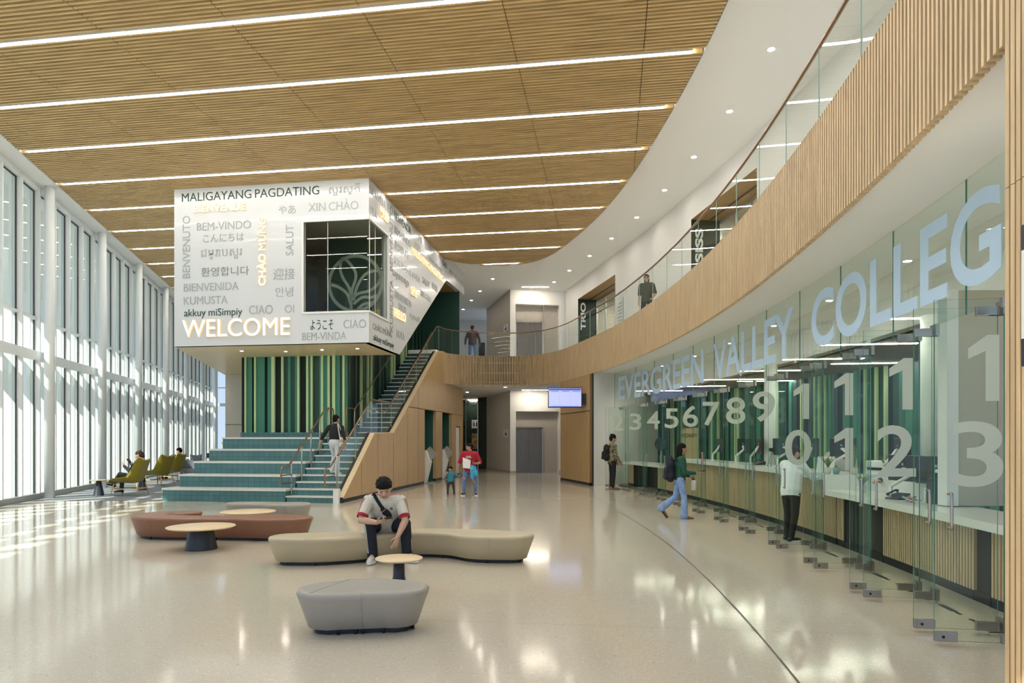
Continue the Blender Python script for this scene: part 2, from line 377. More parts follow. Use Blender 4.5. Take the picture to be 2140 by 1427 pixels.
fr = struct(f.build('window_12', M['steelw'])); MB().add([e0, e1, e1+V((0,0,8.5)), e0+V((0,0,8.5))], [(0,1,2,3)]).build('pane', M['winglass'], fr)
struct(MB().add([P(-4,-3,8.62), P(-4,-.05,8.62), P(49,-.05,8.62), P(49,-3,8.62), P(-4,-3,8.9), P(-4,-.05,8.9), P(49,-.05,8.9), P(49,-3,8.9)], [(0,1,2,3),(7,6,5,4),(0,3,7,4),(0,4,5,1),(1,5,6,2),(2,6,7,3)]).build('roof_overhang', M['white']))
# ---------------------------------------------------------------- outdoors
struct(MB().add([(-90,-30,-.35),(-8,-30,-.35),(-8,110,-.35),(-90,110,-.35)], [(0,1,2,3)]).build('ground', mat('pale_paving', (.60,.58,.52), .8, 0, .08, 2)))
M['leaf'] = mat('shrub_leaves', (.10, .17, .04), .7, 0, .5, 5); M['leafy'] = mat('yellow_leaves', (.38, .30, .06), .7, 0, .4, 5); M['brick'] = tile('red_brick', (.35,.11,.06), (.28,.09,.05), (.5,.45,.4), .22, .075, 'YZ', .8, .5)
def shrub(c, r, h, mt, lab, n=1500, name='shrub', cat='shrub', grp=None):
    t = thing(name, lab, cat, c, 0, grp); mb = MB(); rr = random.Random(int(c[0]*91+c[1]*17))
    for i in range(n):
        a = rr.random()*2*pi; q = sqrt(rr.random()); zz = rr.random(); k = (1-.75*abs(zz-.45)**1.3)
        p = V((cos(a)*q*r*k, sin(a)*q*r*k, h*(.12+zz*.88))); s = r*(.045+.045*rr.random())
        d1 = V((rr.gauss(0,1), rr.gauss(0,1), rr.gauss(0,.6))).normalized()*s; d2 = d1.cross(V((rr.gauss(0,1), rr.gauss(0,1), rr.gauss(0,1)))).normalized()*s*.55
        mb.add([p-d1, p+d2, p+d1, p-d2], [(0,1,2,3)])
    mb.build('foliage', mt, t); MB().lathe([(r*.09, 0), (r*.06, h*.6)], n=8).build('trunk', M['legwood'], t)
for i, (t, n) in enumerate([(24, -7), (29, -8), (34.5, -7.5), (41, -9), (47,-8)]):
    p = P(t, n, -.35); shrub(tuple(p), 1.5, 2.6+.4*(i % 2), M['leaf'], ['nearest','second','third','fourth','farthest'][i]+' green shrub outside the window wall', grp='shrubs outside the window wall')
    pl = MB().box(-1.0, 1.0, -1.7, 1.7, 0, .4).build('planter', M['brick'], loc=P(t, n+2.6, -.35)); pl.rotation_euler = (0,0,math.atan2(-WD.x, WD.y))
    tag(pl, 'low red brick planter before the '+['nearest','second','third','fourth','farthest'][i]+' shrub outside', 'planter', 'brick planters outside')
shrub((-20.6, 55, -.35), 2.6, 3.2, M['leafy'], 'yellowing tree beyond the far end window', 3000, 'tree', 'tree')
# ---------------------------------------------------------------- bleacher, stair, green wall
H1, D1, V0 = .335, .56, 16.3
bl = thing('seating_steps', 'wide teal tiled seating steps with white stone treads', 'seating steps', B(-9.9, 16.3), -AL)
LU = [-11.70, -11.60, -11.54, -11.45, -11.37]; U0 = -9.9
for k in range(5):
    v = V0+D1*k-16.3; z = H1*(k+1); L = LU[k]-U0; rt = -8.24-U0
    mb = MB().box(L+.02, rt-.02, v+.02, v+(.9 if k < 4 else 1.25), z-H1, z-.05, 0).box(L, rt, v, v+(.60 if k < 4 else 1.3), z-.05, z, 1)
    mb.build('step', [M['tile'], M['tread']], bl)
st = thing('staircase', 'straight white nosed teal staircase climbing to the upper floor', 'staircase', B(-7.6, 16.3), -AL)
for n in range(1, 11):
    v = .28*(n-1); z = .1675*n
    MB().box(-.62, .63, v+.02, v+.5, max(0, z-.35), z-.035, 0).box(-.64, .63, v, v+.32, z-.035, z, 1).build('step', [M['tile'], M['tread']], st)
MB().box(-.64, .63, 2.5, 3.4, 1.44, 1.64, 0).box(-.64, .63, 2.49, 3.4, 1.64, 1.675, 1).box(-.29, .63, 3.4, 4.1, 1.44, 1.64, 0).box(-.29, .63, 3.4, 4.1, 1.64, 1.675, 1).build('landing', [M['tile'], M['tread']], st)
for n in range(1, 21):
    v = 4.0+.28*(n-1); z = 1.675+.1655*n
    MB().box(-.29, .63, v+.02, v+.32, z-.32, z-.03, 0).box(-.29, .63, v, v+.3, z-.03, z, 1).build('step', [M['stairrise'], M['tread']], st)
MB().box(.63, .78, 0, .12, 0, .36).build('stringer_end', M['white'], st)
prof = [(16.42, .12), (18.7, 1.78), (20.42, 1.81), (25.87, 5.04), (26.9, 5.16)]
def pz(v):
    for (a, b), (c, d) in zip(prof, prof[1:]):
        if a <= v <= c: return b+(d-b)*(v-a)/(c-a)
    return 3.95
def vzpoly(name, poly, u0, u1, m, parent=None, kind=True):       # polygon in the v-z plane, thick in u
    n = len(poly); vs = [B(u0, p[0], p[1]) for p in poly]+[B(u1, p[0], p[1]) for p in poly]
    fs = [tuple(range(n)), tuple(range(2*n-1, n-1, -1))]+[(i, i+n, (i+1) % n+n, (i+1) % n) for i in range(n)]
    o = fixn(MB().add(vs, fs).build(name, m, parent, world=bool(parent)))
    return struct(o) if kind and not parent else o
vp = lambda name, m, poly, u0=-6.87, u1=-6.75: vzpoly(name, poly, u0, u1, m)
vp('wall_stair', M['panel'], [(16.42,.10),(21.9,.10),(21.9,2.69),(20.42,1.81),(18.7,1.78),(16.42,.12)])
vp('wall_stair', M['panel'], [(21.9,.10),(24.0,.10),(24.0,2.70),(21.92,2.70)])
vp('wall_stair', M['panel'], [(21.96,2.72),(30.4,2.72),(30.4,3.95),(27.05,3.95),(27.05,5.16),(26.9,5.16),(25.87,5.04)])
vp('wall_stair', M['panel'], [(25.6,.10),(26.6,.10),(26.6,2.70),(25.6,2.70)]); vp('wall_stair', M['panel'], [(28.2,.10),(29.0,.10),(29.0,2.70),(28.2,2.70)])
vp('wall_stair', M['panel'], [(29.0,2.2),(29.85,2.2),(29.85,2.70),(29.0,2.70)]); vp('wall_stair', M['panel'], [(29.85,.10),(30.4,.10),(30.4,2.70),(29.85,2.70)])
vp('door_1', M['white'], [(29.05,.02),(29.8,.02),(29.8,2.15),(29.05,2.15)], -6.86, -6.80)
vp('baseboard_stair', M['gasket'], [(16.5,0),(24,0),(24,.1),(16.5,.1)], -6.86, -6.77); vp('baseboard_stair', M['gasket'], [(25.6,0),(26.6,0),(26.6,.1),(25.6,.1)], -6.86, -6.77)
vp('baseboard_stair', M['gasket'], [(28.2,0),(30.4,0),(30.4,.1),(28.2,.1)], -6.86, -6.77); vp('trim_4', M['gasket'], [(16.38,0),(16.42,0),(16.42,.14),(16.38,.14)], -6.87, -6.75)
m = MB()
for vv in (17.7, 19.0, 20.42, 21.9, 23.2): m.bar(B(-6.749, vv, .1), B(-6.749, vv, pz(vv)-.02), .006, .006)
struct(m.build('trim_5', M['gasket']))
for a, b in ((24.0, 25.6), (26.6, 28.2)):                        # niches
    mb = MB()
    for (p, q) in (((-6.87, a), (-7.6, a)), ((-7.6, a), (-7.6, b)), ((-7.6, b), (-6.87, b))):
        mb.add([B(*p, 0), B(*q, 0), B(*q, 2.72), B(*p, 2.72)], [(0,1,2,3)])
    mb.add([B(-6.87,a,2.72), B(-7.6,a,2.72), B(-7.6,b,2.72), B(-6.87,b,2.72)], [(0,1,2,3)])
    struct(mb.build('wall_niche', M['niche']))
struct(MB().add([B(-6.75,30.4,0), B(-12,30.4,0), B(-12,30.4,3.95), B(-6.75,30.4,3.95)], [(0,1,2,3)]).build('wall_back', M['panel']))
# green striped walls
pat = [(660,'dd'),(690,'L'),(702,'m'),(742,'dd'),(763,'L'),(776,'m'),(838,'dd'),(860,'m'),(893,'L'),(917,'dd'),(967,'L'),(983,'d'),(1013,'m'),(1033,'d'),(1065,'m'),(1087,'L'),(1101,'dd'),(1153,'L'),(1168,'m'),(1186,'L'),(1200,'d'),(1247,'m'),(1262,'L'),(1278,'m'),(1310,'L'),(1326,'d'),(1344,'L'),(1366,'m'),(1397,'d'),(1419,'L'),(1434,'m'),(1452,'')]
GM = [M['green_dd'], M['green_d'], M['green_t'], M['green_m'], M['green_l']]; gi = {'dd':0,'d':1,'t':2,'m':3,'L':4}
def stripes(mb, p, q, out, segs, z0, z1):                        # segs: (fraction0, fraction1, key); pale ones stand proud
    p, q, out = V(p), V(q), V(out)
    for a, b, k in segs:
        d = .075 if k == 'L' else {'dd': 0, 'd': .012, 't': .02, 'm': .03}[k]
        A, C = p.lerp(q, a), p.lerp(q, b); vs = [A, C, C+out*d, A+out*d]
        mb.add([x+V((0,0,z)) for z in (z0, z1) for x in vs], [(0,1,5,4),(3,7,6,2),(0,4,7,3),(1,2,6,5),(4,5,6,7),(3,2,1,0)], gi[k])
def rseg(L, seed):
    r = random.Random(seed); x = 0; out = []; last = ''
    while x < L:
        k = r.choice([c for c in ('dd','d','m','t','L','dd','d') if c != last]); w = .06 if k == 'L' else r.uniform(.10, .30)
        out.append((x/L, min(1, (x+w)/L), k)); x += w; last = k
    return out
mb = MB(); ey = B(0, -1)
stripes(mb, B(-11.44, 19.75), B(-7.97, 19.75), ey, [((a-660)/792, (b-660)/792, k) for (a, k), (b, _) in zip(pat, pat[1:])], 1.83, 4.17)
struct(mb.build('wall_green', GM))
struct(MB().add([B(-11.44,19.68,1.675), B(-7.97,19.68,1.675), B(-7.97,19.68,1.83), B(-11.44,19.68,1.83), B(-7.97,19.75,1.83), B(-11.44,19.75,1.83)], [(0,1,2,3),(3,2,4,5)]).build('baseboard_green', M['tile']))
mb = MB(); sg = rseg(8.2, 3); sg = [(a, b, 'dd' if k == 'm' else ('d' if k == 't' else k)) for a, b, k in sg]
stripes(mb, B(-7.97, 19.75), B(-7.97, 27.95), B(1, 0), sg, 1.6, 7.8); struct(mb.build('wall_green_stair', GM))
struct(MB().add([B(-11.44,19.75,0), B(-11.44,25,0), B(-11.44,25,4.17), B(-11.44,19.75,4.17)], [(0,1,2,3)]).build('wall_tan_side', M['beige']))
tw = mat('tan_fabric_panel', (.56, .52, .44), .8, 0, .05, 8, (6, 6, .5))
struct(MB().add([B(-15.12,24.9,0), B(-11.44,24.9,0), B(-11.44,24.9,4.17), B(-15.12,24.9,4.17)], [(0,1,2,3)]).build('wall_tan', tw))
struct(MB().bar(B(-15.12,24.89,2.2), B(-11.44,24.89,2.2), .01, .015).build('trim_6', M['joint']))
struct(MB().add([B(-15.12,24.9,0), B(-15.12,44,0), B(-15.12,44,8.5), B(-15.12,24.9,8.5)], [(0,1,2,3)]).build('wall_core', tw))
struct(MB().add([B(-12,28,5.15), B(-6.37,28,5.15), B(-6.37,28,7.85), B(-12,28,7.85)], [(0,1,2,3)]).build('wall_upper_green', M['green_d']))
# ---------------------------------------------------------------- welcome pod
pod = thing('lettered_pod', 'large white floating box covered in greetings in many languages', 'meeting pod', B(-9.15, 17.18, 4.17), -AL)
fp = lambda a, b, z0, z1: ((a, z0), (b, z0), (b, z1), (a, z1))
mb = MB()
def fbox(a, b, z0, z1, v0=17.18, v1=17.33): mb.add([B(u, v, z) for u in (a, b) for v in (v0, v1) for z in (z0, z1)], [(0,1,3,2),(4,6,7,5),(0,4,5,1),(2,3,7,6),(0,2,6,4),(1,5,7,3)])
fbox(-11.95, -8.21, 4.17, 8.5); fbox(-8.21, -6.35, 7.46, 8.5); fbox(-8.21, -6.35, 4.17, 4.97)
mb.build('front_panel', M['podw'], pod, world=True)
vzpoly('side_panel', [(17.33,4.17),(19.8,4.17),(21.1,4.97),(17.33,4.97)], -6.50, -6.351, M['podw'], pod)
vzpoly('side_panel', [(18.72,4.97),(21.1,4.97),(25.66,7.79),(28.8,7.88),(28.8,8.8),(25.4,8.8),(25.4,8.5),(17.33,8.5),(17.33,7.46),(18.72,7.46)], -6.50, -6.35, M['podw'], pod)
wl_ = P(0,0); du, dv = -.383, .9237; k = (24.9-17.18)/dv
MB().add([B(-11.95,17.18,4.17), B(-11.95+du*k,24.9,4.17), B(-11.95+du*k,24.9,8.5), B(-11.95,17.18,8.5)], [(0,1,2,3)]).build('left_panel', M['podw'], pod, world=True)
MB().add([B(-11.95,17.18,4.17), B(-6.35,17.18,4.17), B(-6.35,19.8,4.17), B(-7.97,19.8,4.17), B(-7.97,24.9,4.17), B(-15.15,24.9,4.17)], [(0,1,2,3,4,5)]).build('soffit', M['soffit'], pod, world=True)
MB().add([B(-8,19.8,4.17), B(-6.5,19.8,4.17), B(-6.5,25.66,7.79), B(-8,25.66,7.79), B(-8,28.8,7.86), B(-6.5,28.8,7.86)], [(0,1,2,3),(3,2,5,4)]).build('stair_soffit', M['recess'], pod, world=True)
mb = MB()
for p, q in ((B(-8.19,17.17,4.97), B(-8.19,17.17,7.46)), (B(-8.21,17.17,7.44), B(-6.35,17.17,7.44)), (B(-8.21,17.17,4.99), B(-6.35,17.17,4.99)), (B(-6.34,18.70,4.97), B(-6.34,18.70,7.46)), (B(-6.34,17.18,7.44), B(-6.34,18.72,7.44)), (B(-6.34,17.18,4.99), B(-6.34,18.72,4.99))): mb.bar(p, q, .05, .05)
mb.build('window_frame', M['white'], pod, world=True)
mb = MB()
for u in (-8.16, -7.52, -6.36): mb.bar(B(u,17.25,5), B(u,17.25,7.43), .02, .02)
mb.bar(B(-6.42,17.85,5), B(-6.42,17.85,7.43), .02, .02); mb.bar(B(-6.42,18.64,5), B(-6.42,18.64,7.43), .04, .04); mb.build('window_joint', M['alu'], pod, world=True)
MB().add([B(-8.2,17.25,4.97), B(-6.42,17.25,4.97), B(-6.42,17.25,7.46), B(-8.2,17.25,7.46)], [(0,1,2,3)]).add([B(-6.42,17.25,4.97), B(-6.42,18.7,4.97), B(-6.42,18.7,7.46), B(-6.42,17.25,7.46)], [(0,1,2,3)]).build('window_pane', M['podglass'], pod, world=True)
MB().add([B(-8.26,18.95,4.97), B(-6.5,18.95,4.97), B(-6.5,18.95,7.46), B(-8.26,18.95,7.46)], [(0,1,2,3)]).build('interior_wall', M['green_d'], pod, world=True)
mb = MB()
mb.add([B(-9.5,21,4.9), B(-8.26,21,4.9), B(-8.26,21,7.5), B(-9.5,21,7.5), B(-8.26,18.95,4.9), B(-8.26,18.95,7.5)], [(0,1,2,3),(1,4,5,2)])
mb.add([B(-10,17.33,7.47), B(-6.5,17.33,7.47), B(-6.5,21,7.47), B(-10,21,7.47)], [(0,1,2,3)]); mb.add([B(-10,17.33,4.9), B(-6.5,17.33,4.9), B(-6.5,21,4.9), B(-10,21,4.9)], [(0,1,2,3)])
mb.add([B(-9.5,17.33,4.9), B(-9.5,21,4.9), B(-9.5,21,7.5), B(-9.5,17.33,7.5)], [(0,1,2,3)]); mb.build('interior_lining', M['greige'], pod, world=True)
def ribbon(mb, pts, w, org, xd, yd, nd, closed=False):           # flat band along a 2D path
    n = len(pts); rows = [[], []]
    for i, p in enumerate(pts):
        a, b = (pts[(i+1) % n], pts[i-1]) if closed else (pts[min(i+1, n-1)], pts[max(i-1, 0)])
        t = V((a[0]-b[0], a[1]-b[1])).normalized(); q = V((-t.y, t.x))*w/2
        for s, r in ((1, rows[0]), (-1, rows[1])): r.append(org+xd*(p[0]+q.x*s)+yd*(p[1]+q.y*s)+nd)
    if closed: rows = [r+[r[0]] for r in rows]
    mb.rings(rows, closed=False, smooth=False)
mb = MB(); o_ = B(-7.41, 18.93, 6.16); xd, yd, nd = B(1, 0), V((0,0,1)), B(0, -.004)
def path(*p): return [(q.x, q.y) for q in spline([(a, b, 0) for a, b in p], 8)]
ribbon(mb, [(.80*cos(a), .80*sin(a)) for a in [pi*2*i/64 for i in range(64)]], .10, o_, xd, yd, nd, True)
for p in (path((-.12,-.78),(-.16,-.2),(-.38,.18),(-.46,.48),(-.36,.74),(-.06,.45),(.02,.18),(-.10,-.2),(-.12,-.5)), path((-.06,-.5),(.08,-.05),(.35,.28),(.76,.32),(.72,.0),(.45,-.22),(.1,-.30),(-.05,-.42)), path((-.14,-.6),(-.25,-.3),(-.5,-.1),(-.74,-.02)), path((-.05,-.6),(.2,-.42),(.5,-.42),(.72,-.35)), path((.05,-.78),(.25,-.62),(.5,-.58),(.6,-.55))):
    ribbon(mb, p, .085, o_, xd, yd, nd)
mb.build('leaf_emblem', M['frost'], pod, world=True)
FRONT=[('MALIGAYANG PAGDATING',-11.718,-7.73,8.146,8.378,'d'),('សួរស្តី',-7.457,-6.59,8.086,8.399,'g'),('BIENVENUE',-11.349,-9.827,7.826,8.02,'L'),('やあ',-8.882,-8.398,7.664,7.904,'g'),('XIN CHÀO',-8.035,-6.641,7.70,7.98,'g'),('BENVENUTO',-11.695,-11.473,6.042,7.761,'gv'),('BEM-VINDO',-11.271,-9.684,7.33,7.55,'g'),('こんにちは',-11.087,-9.885,7.004,7.225,'g'),('ជម្រាបសួរ',-11.152,-9.939,6.525,6.826,'g'),('환영합니다',-11.142,-9.737,6.068,6.318,'m'),('CHÀO MỪNG',-9.523,-9.237,5.756,7.594,'Lv'),('SALUT',-8.679,-8.459,6.55,7.375,'gv'),('迎接',-9.042,-8.42,5.907,6.219,'g'),('안녕',-8.98,-8.468,5.449,5.706,'g'),('BIENVENIDA',-11.662,-10.038,5.678,5.893,'g'),('KUMUSTA',-11.662,-10.359,5.314,5.531,'g'),('akkuy miSimpiy',-11.649,-9.935,4.925,5.19,'d'),('CIAO',-9.737,-9.051,5.001,5.241,'g'),('OI',-8.706,-8.442,5.01,5.224,'g'),('WELCOME',-11.672,-8.539,4.407,4.885,'W'),('ようこそ',-7.978,-7.336,4.535,4.801,'d'),('CIAO',-7.052,-6.429,4.556,4.783,'g'),('BEM-VINDA',-8.21,-6.975,4.262,4.466,'g')]
SIDE=[('BIENVENUE',17.226,18.823,8.13,8.34,'g'),('OLÁ',17.254,17.781,7.62,7.87,'g'),('歡迎',17.961,18.659,7.76,8.06,'L'),('BENVENUTO',18.878,19.124,6.5,8.373,'mv'),('BIENVENIDA',19.272,20.927,8.12,8.35,'d'),('BEM-VINDO',19.295,20.927,7.70,7.92,'m'),('환영합니다',19.307,20.687,7.26,7.50,'g'),('ようこそいらっしゃいませ',19.272,21.941,6.80,7.02,'g'),('HELLO',21.408,22.499,7.83,8.06,'g'),('안녕',21.751,22.209,8.194,8.412,'g'),('MALIGAYANG PAGDATING',21.021,25.036,7.54,7.79,'L'),('ជម្រាបសួរ',23.184,24.388,8.17,8.428,'g'),('akkuy miSimpiy',23.102,24.941,7.86,8.06,'g'),('CIAO',24.979,25.718,8.22,8.421,'d'),('迎接',26.083,26.757,8.19,8.38,'g'),('WELCOME',26.931,28.723,8.17,8.40,'g'),('ជម្រាបសួរ',19.101,20.714,6.35,6.60,'m'),('SALUT',22.285,23.184,6.91,7.13,'m'),('迎接',23.465,24.298,7.0,7.25,'g'),('안녕',20.887,21.578,6.23,6.52,'L'),('XIN CHÀO',22.015,23.349,6.43,6.70,'g'),('BIENVENIDO',19.33,20.994,5.80,6.02,'g'),('SALVE',19.683,20.466,5.50,5.723,'g'),('HELLO',19.215,20.338,5.22,5.49,'L'),('សួរស្តី',20.82,21.941,5.45,5.69,'g'),('KUMUSTA',18.890,19.158,4.75,6.26,'mv'),('CHÀO MỪNG',17.461,19.079,4.57,4.80,'m'),('akkuy miSimpiy',17.509,19.249,4.23,4.45,'d'),('HOLA',19.505,20.261,4.66,4.89,'g')]
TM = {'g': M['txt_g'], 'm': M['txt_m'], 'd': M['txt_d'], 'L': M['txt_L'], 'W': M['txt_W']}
def greet(rows, org, xd):
    for s, a, b, z0, z1, k in rows:
        lit = k[0] in 'LW'; bold = .03 if k[0] == 'L' and 'M' not in s else 0; dep = .03 if k[0] == 'L' else (.06 if lit else .004)
        o = org+xd*a+V((0, 0, z0))
        if ' ' in s and not k.endswith('v'):
            ws = s.split(' '); W = [max(p.x for p in textdata(q, 0, .05)[0])-min(p.x for p in textdata(q, 0, .05)[0]) for q in ws]; kx = (b-a)/(sum(W)+.32); a2 = a
            ya = lambda q: (min(p.y for p in textdata(q, 0, .05)[0]), max(p.y for p in textdata(q, 0, .05)[0])); f0, f1 = ya(s)
            for q, wq in zip(ws, W):
                g0, g1 = ya(q); kz = (z1-z0)/(f1-f0); greet([(q, a2, a2+wq*kx, z0+(g0-f0)*kz, z1-(f1-g1)*kz, k)], org, xd); a2 += (wq+.32)*kx
            continue
        if ' ' in s:
            ext = lambda q: [f(getattr(p, c) for p in textdata(q, 0, .05)[0]) for c in 'xy' for f in (min, max)]
            ws = s.split(' '); W = [ext(q)[1]-ext(q)[0] for q in ws]; kz = (z1-z0)/(sum(W)+.32); f0, f1 = ext(s)[2:]; kx = (b-a)/(f1-f0); z2 = z0
            for q, wq in zip(ws, W): g0, g1 = ext(q)[2:]; greet([(q, a+(f1-g1)*kx, b-(g0-f0)*kx, z2, z2+wq*kz, k)], org, xd); z2 += (wq+.32)*kz
            continue
        if k.endswith('v'): mb = text(s, org+xd*b+V((0,0,z0)), V((0,0,1)), -xd, z1-z0, b-a, dep, bold)
        else: mb = text(s, o, xd, V((0,0,1)), b-a, z1-z0, dep, bold)
        w = mb.build('lit_lettering' if lit else 'lettering', [TM[k[0]], M['txt_side']], pod, world=True)
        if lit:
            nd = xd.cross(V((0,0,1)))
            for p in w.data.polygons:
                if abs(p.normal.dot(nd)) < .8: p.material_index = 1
greet(FRONT, B(0, 17.175), B(1, 0)-B(0, 0)); greet(SIDE, B(-6.345, 0), B(0, 1)-B(0, 0))
for i, (u, v) in enumerate([(-10.6,18.3),(-9.4,18.6),(-8.2,18.4),(-7.1,18.3),(-11.4,20.5)]):
    downlight(tuple(B(u, v, 4.17)), ['second from left','third from left','second from right','rightmost','leftmost, farther back'][i]+' of the small downlights under the lettered box', .04, 'downlights under the lettered box')
downlight(tuple(B(-7.2, 27, 7.85)), 'downlight in the wood soffit over the stair top')
# ================================================================ UPPER FLOOR
ZB, ZT = 3.9, 5.16; CC = V((-49, 13.6, 0))
def arc(r, y): return V((CC.x+sqrt(r*r-(y-CC.y)**2), y, 0))
RF, RG = 52.75, 53.62
fpath = spline([arc(RF, 2.2), arc(RF, 3.9), arc(RF, 7), arc(RF, 10.5), arc(RF, 14), arc(RF, 17.5), arc(RF, 20.5), (2.99,22.4,0), (2.42,24.96,0), (2.02,26.6,0), (1.5,27.8,0), (.85,28.55,0), (-.04,28.9,0), (-1.1,28.85,0), (-2.0,28.5,0), (-2.46,28.15,0), (-2.70,27.75,0), B(-6.75,26.75), B(-6.75,26.45)], 14)
def off(path, d):                                                # offset to the right-hand side (away from the lobby)
    out = []
    for i, p in enumerate(path):
        t = (path[min(i+1, len(path)-1)]-path[max(i-1, 0)]).normalized(); out.append(p+V((t.y, -t.x, 0))*d)
    return out
m = MB(); rs = resample(fpath, .07)
for i in range(len(rs)-1):
    p = rs[i]; t = (rs[i+1]-p).normalized(); q = V((t.y, -t.x, 0))
    if p.y < 3.95 and t.y > .5: continue
    e = .0165; vs = [p-t*e+q*.0, p+t*e, p+t*e+q*.07, p-t*e+q*.07]
    m.add([a+V((0,0,z)) for z in (ZB, ZT) for a in vs], [(3,2,1,0),(4,5,6,7),(0,1,5,4),(1,2,6,5),(2,3,7,6),(3,0,4,7)])
fas = struct(m.build('trim_balcony', M['slatz']))
b = off(fpath, .075)
MB().rings([[p+V((0,0,ZB+.03)) for p in b], [p+V((0,0,ZT-.01)) for p in b]], closed=False).build('backing_board', M['backing'], fas)
MB().rings([[p+V((0,0,ZT)) for p in off(fpath, -.0)], [p+V((0,0,ZT)) for p in off(fpath, .2)]], closed=False).build('cap', M['slatz'], fas)
for dz in (.16, .55, .98): MB().tube([p+V((0,0,ZB+dz)) for p in off(fpath, .068)][::3], .008, 6).build('rail_pin', M['alu'], fas)
# slab between the floors
sp_ = [(p.x, p.y) for p in off(fpath, .08)]+[tuple(B(-6.83,25.9))[:2], tuple(B(-7.97,25.9))[:2], tuple(B(-7.97,28))[:2], (-4.2, 42), (8.8, 42), (8.8, 2.2)]
def ngon_slab(name, poly, z0, z1, m):
    bm = bmesh.new(); lo = [bm.verts.new((x, y, z0)) for x, y in poly]; hi = [bm.verts.new((x, y, z1)) for x, y in poly]
    bm.faces.new(lo[::-1]); bm.faces.new(hi)
    for i in range(len(poly)): j = (i+1) % len(poly); bm.faces.new((lo[i], lo[j], hi[j], hi[i]))
    bmesh.ops.triangulate(bm, faces=[f for f in bm.faces if len(f.verts) > 4]); bmesh.ops.recalc_face_normals(bm, faces=bm.faces)
    me = bpy.data.meshes.new(name); bm.to_mesh(me); bm.free(); me.materials.append(m); return struct(link(name, me))
ngon_slab('floor_upper', sp_, 3.95, 5.14, M['ceilw'])
# glass guard
gp = [p for p in off(fpath, .13)]; grs = resample(gp[::-1], .05)
gd = thing('glass_guardrail', 'curved frameless glass guardrail along the upper balcony with bronze rail', 'guardrail', grs[0]+V((0,0,ZT)))
step = 25; i = 0
while i < len(grs)-2 and grs[i].y > 2.3 or i < 40:
    seg = grs[i:i+step+1]
    if len(seg) < 3: break
    seg = [q.copy() for q in seg]; seg[-1] = seg[-1].lerp(seg[-2], .25)
    o2 = off(seg, .009); ring = seg+o2[::-1]
    mb = MB().rings([[p+V((0,0,ZT-.02)) for p in seg], [p+V((0,0,ZT+.99)) for p in seg]], closed=False)
    for a, c in ((seg[0], o2[0]), (seg[-1], o2[-1])): mb.add([a+V((0,0,ZT)), c+V((0,0,ZT)), c+V((0,0,ZT+.99)), a+V((0,0,ZT+.99))], [(0,1,2,3)], 1)
    mb.build('pane', [M['gglass'], M['edge2']], gd, world=True); i += step
mb = MB(); mb.tube([p+V((0,0,ZT+1.0)) for p in grs[::5]], .024, 8); mb.build('handrail', M['bronze'], gd, world=True)
